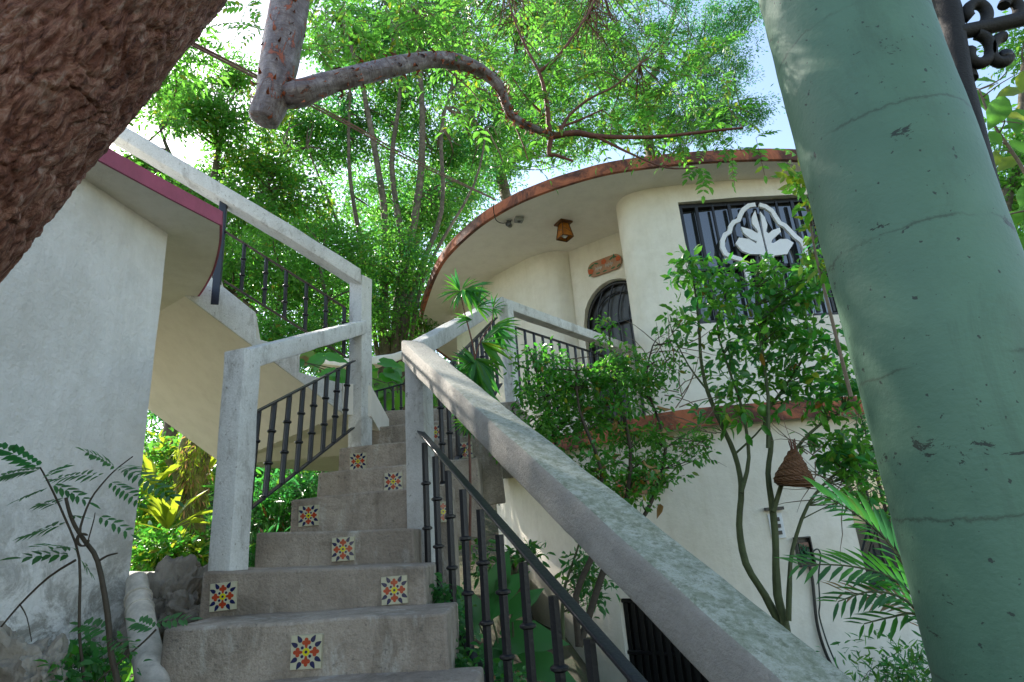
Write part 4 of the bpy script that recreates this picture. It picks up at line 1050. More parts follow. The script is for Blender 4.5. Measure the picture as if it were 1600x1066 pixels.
# ================================================================ WROUGHT IRON BRACKET
wi = thing('iron_bracket', at(1520, 60, 1.75), 'black wrought iron scroll bracket high beside the green column', 'bracket')
def sp(cx, cy, r0, r1, a0, a1, n=26, Y=1.75): return [at(cx+(r0+(r1-r0)*i/n)*math.cos(R_(a0+(a1-a0)*i/n)), cy+(r0+(r1-r0)*i/n)*math.sin(R_(a0+(a1-a0)*i/n)), Y) for i in range(n+1)]
def wtube(name, pts, r, n=10): m = MB(); m.tube(pts, r, n=n); return m.build(name, M['wrought'], wi, smooth=60)
wtube('upright', [at(1440, -110, 1.78), at(1484, 20, 1.77), at(1500, 130, 1.75), at(1540, 300, 1.7)], .04)
wtube('upright', [at(1468, -60, 1.80), at(1492, 60, 1.79), at(1516, 125, 1.78)], .026)
wtube('arm', [at(1495, 52, 1.75), at(1545, 42, 1.75), at(1640, 20, 1.75)], .026)
wtube('scroll', sp(1523, 22, 22, 9, 60, -230), .02); wtube('scroll', sp(1526, 82, 28, 10, -90, 200), .02)
wtube('scroll', sp(1576, 14, 22, 9, 120, -150), .02); wtube('scroll', sp(1568, 84, 26, 9, -90, -330), .02)
m = MB(); c_ = at(1570, 88, 1.75); m.lathe([(.004, -.02), (.02, -.014), (.027, 0), (.02, .014), (.004, .02)], c_, 14, oriented(V((-.6, -1, -.2)))); m.build('boss', M['iron'], wi, smooth=60)

# ================================================================ VEGETATION
def px_r(p, Y): return p/F_PX*Y*1.08
def pline(pts, Y): 
    return [at(q[0], q[1], q[2] if len(q) > 2 else Y) for q in pts]
def stemtube(mb, pts, r0, r1, n=8, wob=.15, sub_=3):
    q = smooth_poly([V(p) for p in pts], sub_) if len(pts) > 2 else pts
    k = len(q); mb.tube(q, [r0+(r1-r0)*i/(k-1) for i in range(k)], n=n, wob=wob); return q
def twigs(mb, src, centers, r=.004, up=.1, mx=200):
    src = [V(p) for p in src]; cs = list(centers)[:mx]
    for c in cs:
        c = V(c); s_ = min(src, key=lambda p: (p-c).length+ (0.6 if p.z > c.z else 0)); L = (s_-c).length
        if L < .04: continue
        mid = s_.lerp(c, .5)+V((random.uniform(-.15, .15), random.uniform(-.15, .15), random.uniform(-.05, .15)))*L
        q = smooth_poly([s_, mid, c], 3); k = len(q); mb.tube(q, [r*(1-.7*i/(k-1)) for i in range(k)], n=4, caps=False)

def bg_tree(name, label, base, stems, crowns, L, mats, trunkmat='trunk', per=60, ncl=60, ratio=.42, group='trees behind the stairs', weights=None, shape='quad', tw=40, cr=.5, density=1., flat=.75, up=.5):
    t = thing(name, base, label, 'tree', group)
    m = MB(); src = []
    for pts, r0, r1 in stems: src += stemtube(m, pts, r0, r1, 9, .2, 4)
    Ls = []; cen = []
    for c, rad, w_ in crowns:
        n = max(4, int(ncl*w_*density)); P, D, Nn, LL, WW, cc = cloud(c, rad, n, per, cr, L, ratio, .5, up, flat); Ls.append((P, D, Nn, LL, WW)); cen += [V(q) for q in cc]
    random.shuffle(cen); twigs(m, src, cen, .02, mx=tw)
    m.build('trunk', M[trunkmat], t, smooth=60)
    A = merge(Ls); mi = rng.choice(len(mats), len(A[0]), p=weights)
    # colour varies by clump: reuse one index for runs of leaves
    mi = np.repeat(rng.choice(len(mats), len(A[0])//per+1, p=weights), per)[:len(A[0])]
    leaf_mesh('crown', *A, [M[q] for q in mats], t, mi, shape)
    return t
def CR(lst):
    out = []
    for x, y, Y, rx, ry, w_ in lst:
        a, b = px_r(rx, Y), px_r(ry, Y); out.append((at(x, y, Y), (a, max(a, b)*.9, b), w_))
    return out
G = lambda x, y: V((x, y, gz(x, y)))
# many stemmed tree behind the tall post
b1_ = at(612, 640, 9.2); 
stems = []
for pl_, r in (([(612, 640), (600, 480), (602, 350), (585, 230), (560, 110), (530, 20)], .13), ([(618, 640), (622, 470), (650, 330), (660, 220), (655, 100), (640, 10)], .14),
               ([(606, 640), (592, 500), (560, 360), (545, 250), (548, 120)], .09), ([(625, 640), (640, 470), (690, 330), (690, 200), (720, 90)], .09),
               ([(622, 640), (632, 420), (612, 260), (625, 130), (600, 0)], .10), ([(630, 640), (660, 440), (740, 290), (760, 200)], .06), ([(600, 640), (575, 470), (520, 330), (480, 230)], .06)):
    stems.append((pline(pl_, 9.2), r*.68, r*.22))
bg_tree('broadleaf_tree', 'tall tree of many thin grey stems rising between the white post and the newel', G(b1_.x, 9.2), stems,
        CR([(600, 180, 10, 110, 90, .8), (690, 110, 10.5, 120, 90, 1), (520, 210, 9.8, 80, 80, .6), (640, 330, 9.8, 80, 70, .5), (770, 210, 11, 90, 70, .7), (700, 250, 10.5, 70, 60, .45), (560, 60, 10, 110, 70, .9)]),
        .085, ['leaf_c', 'leaf_a', 'leaf_b'], weights=[.3, .4, .3], per=80, ncl=130, tw=200, cr=.33)
bg_tree('broadleaf_tree', 'light sun soaked tree with sky gaps above the upper left handrail', G(-5, 8.5),
        [([G(-5, 8.5), at(300, 420, 8.5), at(330, 300, 8.5), at(350, 180, 8.5)], .12, .03), ([at(300, 420, 8.5), at(400, 320, 8.5), at(440, 240, 8.7)], .07, .02), ([at(320, 330, 8.5), at(270, 250, 8.6), at(250, 200, 8.6)], .05, .02)],
        CR([(330, 190, 8.2, 75, 55, .6), (400, 260, 8.6, 85, 55, .6), (310, 300, 9, 60, 50, .55), (450, 330, 9, 100, 60, .8), (240, 245, 9, 36, 30, .25), (460, 200, 9.5, 60, 50, .35), (360, 120, 8.6, 50, 25, .25), (290, 150, 9, 40, 40, .3), (210, 290, 9, 50, 40, .4)]),
        .085, ['leaf_b', 'leaf_a', 'leaf_e'], weights=[.5, .35, .15], per=70, ncl=105, tw=150, cr=.31)
bg_tree('evergreen_shrub', 'dense bright green thicket filling the view behind the upper left railing bars', G(-3.5, 7.5),
        [([G(-3.5, 7.5), at(430, 520, 7.6), at(440, 420, 7.6)], .06, .02), ([G(-2.5, 7.5), at(520, 560, 7.8), at(500, 420, 7.8)], .06, .02), ([at(470, 560, 7.6), at(380, 470, 7.6), at(330, 440, 7.6)], .05, .015)],
        CR([(420, 430, 7.6, 110, 60, 1.2), (330, 430, 7.8, 70, 55, .7), (500, 480, 7.9, 80, 70, 1), (460, 540, 7.4, 100, 50, 1), (380, 360, 8.2, 80, 50, .7), (520, 390, 8.2, 80, 50, .8)]),
        .07, ['leaf_b', 'leaf_a', 'leaf_d'], weights=[.55, .25, .2], per=70, ncl=70, tw=60, cr=.30)
bg_tree('evergreen_tree', 'dense dark green tree leaning on the left end of the round roof', G(-1.3, 10),
        [([G(-1.3, 10), at(640, 480, 9.8), at(650, 380, 9.8), at(660, 300, 9.8)], .12, .03)],
        CR([(620, 400, 9, 70, 60, .8), (600, 490, 8.8, 60, 60, .45), (650, 470, 9.6, 40, 70, .8), (680, 350, 10, 60, 50, .8), (560, 430, 8.8, 50, 60, .5), (720, 310, 10.5, 50, 40, .6)]),
        .07, ['leaf_a', 'leaf_c', 'leaf_b'], weights=[.4, .2, .4], per=70, ncl=70, tw=50, cr=.30)
bg_tree('feathery_tree', 'tall feathery dark green tree above the round roof near the column', G(4.5, 15),
        [([G(4.5, 15), at(1010, 200, 15), at(1030, 100, 15), at(1060, 0, 15)], .2, .05), ([at(1020, 150, 15), at(1120, 80, 15), at(1180, 30, 15)], .08, .02), ([at(1010, 190, 15), at(1100, 180, 14.6), at(1170, 170, 14.2)], .07, .02), ([at(1015, 160, 15), at(930, 90, 15), at(880, 30, 15)], .08, .02)],
        CR([(1020, 50, 14, 110, 60, 1), (1110, 110, 14, 80, 60, .9), (1140, 30, 14, 70, 40, .6), (930, 90, 14, 90, 70, 1), (1150, 185, 13, 55, 18, .35), (1080, 190, 13.5, 80, 30, .7), (1000, 170, 14, 90, 60, 1), (880, 30, 14, 90, 50, .8)]),
        .085, ['leaf_c', 'leaf_a'], weights=[.65, .35], per=90, ncl=120, tw=200, cr=.40, ratio=.3, flat=.45)
bg_tree('broadleaf_tree', 'tree crown high over the middle of the roof behind the arching branch', G(1.5, 13),
        [([G(1.5, 13), at(780, 260, 13), at(800, 130, 12.5), at(820, 0, 12.5)], .16, .05), ([at(790, 200, 13), at(720, 90, 12.5), at(690, 0, 12.5)], .08, .03)],
        CR([(720, 30, 12, 120, 60, 1), (840, 20, 12, 110, 60, 1), (830, 150, 12.5, 90, 70, .9), (760, 260, 13, 70, 45, .5), (880, 210, 13, 90, 40, .6), (640, 30, 12, 100, 50, .7)]),
        .085, ['leaf_a', 'leaf_b', 'leaf_c'], weights=[.35, .35, .3], per=80, ncl=125, tw=200, cr=.36)
bg_tree('broadleaf_tree', 'far tree belt filling the gaps low behind the stairs', G(-5, 17),
        [([G(-5, 17), at(480, 450, 17), at(500, 330, 17)], .2, .05), ([G(-9, 17), at(300, 450, 17), at(310, 330, 17)], .2, .05), ([G(-2, 17), at(640, 450, 17), at(650, 330, 17)], .2, .05)],
        CR([(470, 430, 17, 120, 80, 1.2), (330, 420, 17, 120, 60, 1), (600, 440, 17, 110, 90, 1.2), (560, 310, 17, 90, 60, .6), (680, 300, 17, 70, 60, .5), (260, 640, 16, 90, 60, .8), (600, 570, 16, 90, 60, .8), (400, 570, 16, 120, 60, .9), (330, 740, 15, 110, 60, 1), (450, 760, 15, 110, 60, 1), (280, 840, 13, 110, 40, .9), (430, 850, 13, 110, 40, .9), (620, 620, 13, 60, 50, .6)]),
        .13, ['leaf_a', 'leaf_c', 'leaf_b'], weights=[.35, .3, .35], per=70, ncl=95, tw=20, cr=.7)
bg_tree('broadleaf_tree', 'spreading tree added mostly hidden behind the leaning trunk to block sun and dapple the stairs', G(-8, 9),  # added as a sun blocker, mostly out of sight
        [([G(-8, 9), V((-7.8, 9, 3)), V((-7, 8.5, 6))], .2, .08)], [((-6.6, 7.8, 6.4), (2.0, 1.6, 1.3), 1), ((-5.0, 7.6, 5.2), (1.1, .9, .7), .5), ((-7.5, 6.5, 7.5), (1.8, 1.6, 1.2), .8), ((-4.3, 5.3, 5.5), (1.1, .9, .9), 1.1)],  # last crown added to keep direct sun off the green column
        .09, ['leaf_b', 'leaf_a'], weights=[.5, .5], per=60, ncl=90, tw=60, cr=.35)
# right of the column
bg_tree('broadleaf_tree', 'sunlit tree glimpsed to the right of the green column', G(8, 9),
        [([G(8, 9), at(1580, 400, 8), at(1590, 250, 8), at(1600, 100, 8)], .12, .04)],
        CR([(1590, 270, 8, 60, 90, 1.6), (1620, 60, 8, 40, 60, .8), (1600, 400, 8, 60, 60, 1.2), (1560, 330, 9, 60, 60, 1)]),
        .10, ['leaf_b', 'leaf_a'], weights=[.5, .5], per=50, ncl=40, tw=20, cr=.45)
bg_tree('broadleaf_tree', 'leafy tree row closing the garden beyond the column', G(9, 13),
        [([G(7, 13), V((7, 13, 3)), V((7.2, 13, 6))], .14, .05), ([G(10.5, 11), V((10.5, 11, 3)), V((10.4, 11, 5))], .14, .05)],
        [((7, 13, 4.5), (2.2, 1.5, 2.6), 1.2), ((10.5, 11, 3.5), (2.4, 1.6, 2.8), 1.2), ((8.5, 12, 1.5), (3, 1.2, 1.6), 1)], .11, ['leaf_a', 'leaf_b'], weights=[.6, .4], per=60, ncl=70, tw=60, cr=.5)
# trees standing behind the photographer (seen in the window glass, and shading the court)
tb = bg_tree('shade_tree', 'broad shade tree standing behind the viewer', V((3.5, -6, -.9)),
        [([V((3.5, -6, -.9)), V((3.3, -6, 2)), V((3, -5.5, 5))], .25, .1)], [((3, -5.5, 6), (3.5, 2.5, 2), 1.2), ((5.5, -7, 4.5), (2, 2, 1.6), .7)],
        .16, ['leaf_a', 'leaf_c'], per=45, ncl=70, tw=20, cr=.7, group='shade trees behind the viewer')
tb['label'] = 'broad shade tree standing behind the viewer, reflected in the window glass'

# ---- garden under and beside the side flight
def bush(name, label, base, crowns, L, mats, weights=None, per=40, ncl=40, cr=.16, ratio=.42, stems=(), stemmat='stem', group=None, shape='leaf', tw=80, tr=.004, cat='shrub', up=.7, flat=.8):
    t = thing(name, base, label, cat, group); m = MB(); src = [V(base)]
    for pts, r0, r1 in stems: src += stemtube(m, pts, r0, r1, 7, .25, 3)
    Ls = []; cen = []
    for c, rad, w_ in crowns:
        P, D, Nn, LL, WW, cc = cloud(c, rad, max(3, int(ncl*w_)), per, cr, L, ratio, .35, up, flat); Ls.append((P, D, Nn, LL, WW)); cen += [V(q) for q in cc]
    random.shuffle(cen); twigs(m, src, cen, tr, mx=tw); m.build('stems', M[stemmat], t, smooth=60)
    A = merge(Ls); mi = np.repeat(rng.choice(len(mats), len(A[0])//per+1, p=weights), per)[:len(A[0])]
    leaf_mesh('foliage', *A, [M[q] for q in mats], t, mi, shape); return t
bush('garden_shrub', 'sunlit yellow green shrub seen under the side flight', G(-4.3, 7), CR([(265, 720, 6.8, 45, 50, 1), (245, 800, 6.5, 40, 40, 1), (330, 700, 7.5, 40, 30, .6)]), .10, ['leaf_e', 'leaf_b', 'leaf_a'], [.35, .4, .25], ncl=30, per=26, cr=.3,
     stems=[(pline([(270, 900), (262, 800), (268, 700)], 6.8), .05, .02)], stemmat='mossbark', group='plants in the garden under the side flight')
bush('garden_shrub', 'low leafy plants on the bank between wall and newel', G(-3.4, 5.6), CR([(260, 880, 5.6, 45, 26, 1), (300, 860, 6, 30, 30, .8), (235, 860, 5.6, 25, 30, .6)]), .08, ['leaf_b', 'leaf_d', 'leaf_e'], [.5, .3, .2], ncl=34, per=22, cr=.2,
     group='plants in the garden under the side flight')
bush('garden_shrub', 'shaded grassy shrub behind the left balusters', G(-2.4, 5.6), CR([(420, 800, 5.8, 45, 45, 1), (470, 775, 6, 35, 35, .8), (400, 870, 5.2, 20, 20, .4)]), .12, ['leaf_c', 'leaf_d'], [.6, .4], ncl=34, per=26, cr=.25, ratio=.2,
     group='plants in the garden under the side flight')
mt = thing('mossy_tree', G(-3.3, 6.2), 'crooked moss covered tree stem standing behind the left newel post', 'tree'); m = MB()
stemtube(m, [G(-3.1, 6.1), at(312, 880, 6.1), at(300, 820, 6.1), at(308, 760, 6.1), at(290, 720, 6.1), at(303, 660, 6.2), at(296, 600, 6.3)], .13, .06, 12, .5, 5)
stemtube(m, [at(300, 830, 6.1), at(285, 790, 6.05), at(278, 745, 6.0), at(262, 720, 6.0)], .06, .03, 9, .5, 4)
stemtube(m, [at(308, 770, 6.1), at(322, 720, 6.1), at(335, 690, 6.2)], .05, .03, 9, .4, 4)
m.build('trunk', M['mossbark'], mt, smooth=60)
P, D, Nn, LL, WW, _c = cloud(at(298, 760, 6.0), (.22, .2, .7), 26, 30, .1, .07, .2, .4, .1, 1); D[:, 2] -= 1.2
leaf_mesh('moss_foliage', P, D, Nn, LL, WW, [M['leaf_e'], M['leaf_dry']], mt, rng.choice(2, len(P), p=[.7, .3]), 'leaf')
# bromeliads in the garden
for i, (x, y, Y) in enumerate(((240, 765, 5.8), (262, 830, 5.2), (320, 745, 6.4))):
    c = at(x, y, Y); n = 16; a = rng.random(n)*6.28; el = rng.uniform(.3, 1.2, n)
    D = np.stack([np.cos(a)*np.cos(el), np.sin(a)*np.cos(el), np.sin(el)], 1)
    o = leaf_mesh('bromeliad', np.tile(np.array(c), (n, 1))+D*.02, D, np.tile([0, 0, 1.], (n, 1)), rng.uniform(.3, .45, n), .07, [M['leaf_e']], None, None, 'leaf', .1, .6)
    tag(o, ['bright strap leaved bromeliad by the wall edge', 'small bright bromeliad low beside the white wall', 'pale bromeliad growing near the mossy trunk'][i], 'bromeliad', 'bromeliads in the garden')
# heart leaved climbers behind the posts
P = []; D = []
for x, y, Y, n, sx, sy in ((480, 562, 5.6, 9, 30, 14), (530, 600, 5.4, 10, 30, 20), (600, 590, 5.9, 16, 28, 26), (604, 630, 6.0, 8, 20, 14)):
    for _ in range(n): P.append(at(x+random.uniform(-sx, sx), y+random.uniform(-sy, sy), Y+random.uniform(-.3, .3))); D.append(V((random.uniform(-1, 1), random.uniform(-.8, .2), random.uniform(-.9, .1))))
hp = thing('climbing_plant', at(560, 650, 5.8), 'broad heart leaved climber growing between the tall post and the newel', 'plant')
n = len(P); leaf_mesh('leaves', P, D, np.array([(random.uniform(-.4, .4), -.8, .5) for _ in range(n)]), rng.uniform(.16, .26, n), rng.uniform(.12, .18, n), [M['leaf_d'], M['leaf_b']], hp, rng.choice(2, n), 'heart', .12, .1)
m = MB()
for k in range(6): stemtube(m, [at(560+k*12, 660, 5.9), at(550+k*14, 600, 5.8), P[random.randrange(n)]], .01, .005, 5, 0)
m.build('stems', M['greenstem'], hp)
# pale curved ledge and short far railing behind the landing
m = MB(); lg = [at(440, 552, 6.8), at(470, 561, 6.6), at(510, 570, 6.5), at(550, 576, 6.5), at(585, 570, 6.6), at(612, 560, 6.8), at(660, 545, 7.2)]
m.beam(smooth_poly(lg, 4), .5, .10, r=.02, seg=.2, amp=.002); m.build('curved_ledge', M['house'], smooth=40, label='pale curved cement ledge in the greenery behind the tall post', cat='ledge')
fr = thing('far_railing', at(610, 645, 5.5), 'low black railing at the far edge of the top landing', 'railing')
ta, tb_ = at(585, 612, 5.5), at(660, 592, 5.5)
flatbar(fr, ta, tb_, .03, .012)
for i in range(6):
    p = ta.lerp(tb_, (i+.3)/6); baluster(fr, p, V((p.x, p.y, 1.0)), .013, collars=(.5,))
# bank edge: curb, rocks, pipe
m = MB(); cc_ = [at(190, 910, 3.6), at(243, 914, 3.6)]; m.beam(cc_, .25, .12, r=.02, seg=.05, amp=.01); m.build('curb', M['white_post'], smooth=40, label='short pale cement curb beside the white wall', cat='curb')
def rock(c, sz, label, seed, group=None):
    bm = bmesh.new(); bmesh.ops.create_icosphere(bm, subdivisions=5, radius=1)
    for v in bm.verts:
        p = v.co.copy(); d = 1+.6*noise.noise(p*1.1+V((seed, 0, 0)))+.45*noise.noise(p*2.7+V((0, seed, 0)))-.22*abs(noise.noise(p*5))+.05*noise.noise(p*11)
        q = p*d; v.co = V((q.x*sz[0], q.y*sz[1], q.z*sz[2]))
    me = bpy.data.meshes.new('rock'); bm.to_mesh(me); bm.free(); me.materials.append(M['rock']); me.polygons.foreach_set('use_smooth', [True]*len(me.polygons)); me.set_sharp_from_angle(angle=R_(35))
    o = bpy.data.objects.new('rock', me); C.objects.link(o); o.location = c; o.rotation_euler = (seed, seed*2, seed*3); tag(o, label, 'rock', group)
for i, (x, y, Y, s_, lb_) in enumerate(((262, 950, 3.0, (.16, .16, .20), 'tall pitted grey rock beside the pipe'), (292, 925, 3.1, (.11, .12, .10), 'dark rock tucked behind the bottom left step'), (246, 985, 2.9, (.12, .12, .12), 'rounded rock low between the pipe and the step'),
        (285, 965, 2.85, (.09, .1, .09), 'small rock against the second step'), (10, 1055, 1.75, (.11, .10, .08), 'pale limestone rock in the bottom left corner'), (60, 1075, 1.7, (.09, .09, .06), 'low stone by the black hose in the corner'))):
    rock(at(x, y, Y), s_, lb_, i*1.7+.3, 'rocks beside the stairs')
pp = thing('drain_pipe', at(225, 1000, 2.45), 'dirty white plastic drain pipe between the wall and the stairs', 'pipe')
q = pline([(214, 905, 2.75), (216, 935, 2.68), (223, 985, 2.5), (234, 1040, 2.32), (246, 1110, 2.15)], 0); m = MB(); qq = smooth_poly(q, 5); k = len(qq)
m.tube(qq, [.040+.010*min(1, i/8) for i in range(k)], n=20); m.build('tube', M['pipe'], pp, smooth=60)
for i in (5, 7): m = MB(); m.tube([qq[i], qq[i]+(qq[i+1]-qq[i])*.25], .053, n=20); m.build('coupling', M['pipe'], pp, smooth=60)
m = MB(); m.tube(smooth_poly(pline([(-30, 1000), (30, 1018), (75, 1032), (120, 1070), (170, 1150)], 1.75), 5), .016, n=10); m.build('hose', M['plastic_dark'], smooth=60, label='black rubber hose lying over the rock at the wall foot', cat='hose')

# ---- seedlings in front of the white wall
def cp(x, y): return (x/2.625, 660+y/2.625)
sd = thing('wild_sapling', at(195, 1100, 1.75), 'spindly wild sapling with feathery leaves against the white wall', 'plant'); m = MB()
YS = 1.72
segs = [([(485, 1160), (480, 1060), (455, 950), (440, 780), (400, 570), (350, 490), (310, 430), (285, 370), (270, 310)], .0085, .004), ([(345, 1160), (345, 1060), (325, 850), (325, 560), (265, 390), (200, 250), (165, 185)], .0045, .002),
        ([(335, 470), (330, 430), (370, 320), (430, 240), (480, 190), (545, 140)], .0035, .0015), ([(310, 565), (200, 635), (80, 750), (-20, 870)], .0035, .002), ([(400, 572), (440, 548), (482, 537)], .0035, .002),
        ([(360, 490), (385, 400), (390, 370)], .002, .001), ([(80, 745), (110, 800), (130, 900)], .0018, .001), ([(640, 850), (590, 900), (520, 960), (400, 1060), (330, 1120)], .003, .0015)]
for pts, a, b in segs: stemtube(m, [at(*cp(*p), YS) for p in pts], a, b, 7, .2)
for k in range(3): # curled tendril
    m.tube([at(*cp(335+22*math.cos(t)+k*4, 482+26*math.sin(t)), YS-.01*k) for t in np.linspace(0, 5.5, 14)], .0022, n=5)
m.build('stems', M['stem'], sd, smooth=60)
parts = []
for a, b, n, L in (((170, 190), (-20, 60), 9, .042), ((175, 195), (0, 195), 8, .04), ((200, 250), (365, 300), 6, .038), ((210, 265), (95, 295), 6, .035), ((240, 340), (170, 310), 4, .035), ((262, 385), (330, 380), 4, .03), ((275, 420), (110, 432), 5, .045), ((312, 545), (100, 522), 5, .045),
                   ((316, 520), (180, 478), 5, .038), ((480, 190), (355, 92), 8, .032), ((490, 180), (600, 175), 6, .034), ((500, 185), (720, 270), 9, .036), ((430, 222), (225, 188), 8, .034), ((440, 240), (580, 300), 7, .028), ((388, 378), (540, 432), 5, .03), ((450, 860), (330, 800), 6, .034), ((455, 880), (540, 900), 5, .03),
                   ((325, 560), (370, 600), 4, .03), ((190, 230), (270, 150), 5, .035), ((640, 850), (560, 800), 5, .03), ((620, 830), (780, 780), 6, .03)):
    A = at(*cp(*a), YS); B = at(*cp(*b), YS+random.uniform(-.12, .05)); d = B-A
    lf, mid = pinnate(A, d, d.length, n, L*1.15, .34, .18, nrm=(random.uniform(-.5, .5), -.5, .8)); parts.append(lf)
A = merge(parts); leaf_mesh('leaves', *A, [M['leaf_c']], sd, None, 'leaf', .1, .1)
for i, (x, y, Y, L, n) in enumerate(((95, 1045, 1.7, .035, 16), (130, 1030, 1.85, .03, 18), (165, 1050, 1.8, .03, 14), (185, 1020, 1.9, .025, 10))):
    c = at(x, y, Y); bush('weed', ['leafy weed clump beside the pale rock', 'leafy weed at the wall foot behind the hose', 'leafy weed at the sapling foot', 'tiny weed by the wall corner'][i], c-V((0, 0, .12)), [(c, (.07, .07, .05), 1)], L, ['leaf_c', 'leaf_d'], [.6, .4], ncl=n, per=6, cr=.035, ratio=.5, tw=14, tr=.0015, group='weeds at the foot of the white wall', cat='weed')

# ---- central bush in front of the footbridge
st1 = [(pline([(905, 1010, 3.7), (900, 930, 3.7), (930, 850, 3.7), (905, 780, 3.75), (870, 700, 3.8), (850, 620, 3.8), (825, 540, 3.8)], 0), .022, .006),
       (pline([(905, 1010, 3.7), (940, 900, 3.75), (975, 800, 3.8), (985, 700, 3.8), (960, 600, 3.8), (950, 500, 3.8)], 0), .022, .006),
       (pline([(940, 900, 3.75), (1010, 800, 3.85), (1040, 700, 3.9), (1010, 600, 3.9), (1020, 540, 3.9)], 0), .016, .005),
       (pline([(930, 850, 3.7), (940, 740, 3.6), (905, 640, 3.6), (900, 560, 3.6)], 0), .014, .005),
       (pline([(900, 770, 3.75), (830, 690, 3.7), (800, 640, 3.7)], 0), .012, .005)]
bush('leafy_bush', 'dense small leaved green bush in front of the footbridge railing and door', V((.5, 3.7, -1.7)),
     CR([(950, 598, 3.7, 60, 38, 1.3), (880, 600, 3.7, 50, 45, 1.1), (1010, 600, 3.9, 50, 40, 1), (850, 560, 3.8, 28, 45, .5), (820, 600, 3.7, 22, 60, .45), (930, 650, 3.8, 80, 50, 1.4), (870, 670, 3.7, 50, 40, .7), (980, 560, 3.7, 40, 22, .5), (1000, 680, 3.9, 50, 50, .8), (1010, 735, 3.9, 50, 35, .8), (945, 515, 3.7, 12, 28, .15), (1050, 560, 4, 28, 40, .4), (1080, 700, 4, 40, 50, .5), (830, 690, 3.6, 50, 35, .9), (920, 740, 3.7, 70, 45, 1.2), (980, 770, 3.8, 60, 30, .7), (870, 620, 3.8, 70, 50, .8)]),
     .042, ['leaf_d', 'leaf_a', 'leaf_b'], [.5, .35, .15], per=15, ncl=36, cr=.085, ratio=.45, stems=st1, tw=260, tr=.004, group='bushes in front of the house')
# dried leaves caught in it
n = 26; P = [at(random.uniform(900, 1040), random.uniform(620, 800), random.uniform(3.6, 3.9)) for _ in range(n)]
o = leaf_mesh('dead_leaf', P, unit(n)+np.array([0, 0, -.6]), unit(n), rng.uniform(.06, .12, n), rng.uniform(.03, .07, n), [M['leaf_dry']], None, None, 'leaf', .5, .4); tag(o, 'curled brown dead leaves caught in the middle of the bush', 'dead leaves', kind='stuff')
# ---- citrus tree with baskets
st2 = [(pline([(1228, 1090), (1228, 985), (1215, 930), (1212, 860), (1208, 800), (1200, 740), (1205, 690), (1195, 650), (1230, 600), (1262, 540), (1255, 470)], 4.05), .030, .006),
       (pline([(1224, 985), (1195, 930), (1165, 880), (1155, 820), (1158, 760), (1148, 710), (1125, 660), (1105, 610), (1095, 560), (1092, 510), (1085, 450), (1078, 410)], 4.1), .028, .005),
       (pline([(1232, 970), (1233, 920), (1238, 860), (1262, 790), (1300, 745), (1345, 715)], 4.0), .018, .005),
       (pline([(1208, 800), (1225, 745), (1245, 700), (1280, 665), (1320, 640)], 4.0), .016, .006),
       (pline([(1158, 770), (1170, 715), (1160, 640), (1140, 580), (1120, 500), (1150, 430)], 4.0), .014, .004),
       (pline([(1200, 700), (1200, 620), (1190, 540), (1180, 450), (1190, 400)], 3.9), .014, .004),
       (pline([(1148, 710), (1180, 680), (1205, 650)], 4.1), .008, .004), (pline([(1105, 610), (1075, 570), (1050, 520)], 4.1), .008, .003)]
ct = bush('citrus_tree', 'slender citrus tree with mossy forked stems in front of the barred window', V((1.55, 4.05, -1.7)),
     CR([(1085, 420, 4, 48, 40, .8), (1075, 500, 4, 32, 60, .55), (1130, 460, 4, 60, 55, .9), (1190, 430, 3.9, 60, 40, .8), (1180, 510, 4, 60, 50, .9), (1240, 470, 3.8, 50, 55, 1.1), (1260, 540, 3.9, 55, 55, 1.1), (1220, 590, 4, 60, 50, .9), (1290, 620, 4, 45, 50, .8), (1140, 560, 4.1, 40, 60, .4), (1270, 420, 3.6, 30, 40, .6), (1310, 700, 4, 35, 45, 1), (1345, 760, 4, 30, 40, .8), (1320, 590, 4, 40, 50, .8), (1200, 540, 4, 90, 70, .8), (1160, 620, 4, 40, 50, .4), (1110, 640, 4.2, 40, 50, .3)]),
     .082, ['leaf_d', 'leaf_a', 'leaf_c', 'leaf_b'], [.4, .2, .15, .25], per=8, ncl=25, cr=.12, ratio=.42, stems=st2, tw=240, tr=.004, stemmat='greenstem', cat='tree')
ct['category'] = 'tree'
for nm, spots in (('bare_twigs', [(1320, 690), (1290, 730), (1270, 700), (1310, 770)]), ('dry_twigs', [(1050, 620), (1100, 680), (1040, 560)])):
    m = MB()
    for _ in range(24):
        x, y = random.choice(spots); p = at(x+random.uniform(-20, 20), y+random.uniform(-20, 20), 4); pts = [p]
        d = V((random.uniform(-1, 1), random.uniform(-.3, .3), random.uniform(-.4, .8))).normalized()
        for k in range(4): d = (d+V((random.uniform(-.5, .5), random.uniform(-.3, .3), random.uniform(-.5, .5)))*.7).normalized(); pts.append(pts[-1]+d*.09)
        m.tube(pts, [.004, .0035, .003, .002, .001], n=4, caps=False)
    m.build(nm, M['twig'], ct)
m = MB(); fc_ = at(1193, 642, 3.95); m.lathe([(.004, -.043), (.02, -.038), (.036, -.018), (.041, 0), (.037, .02), (.022, .037), (.006, .043)], fc_, 18); m.build('lime', M['fruit'], smooth=60, label='single round green lime hanging among the citrus twigs', cat='fruit')
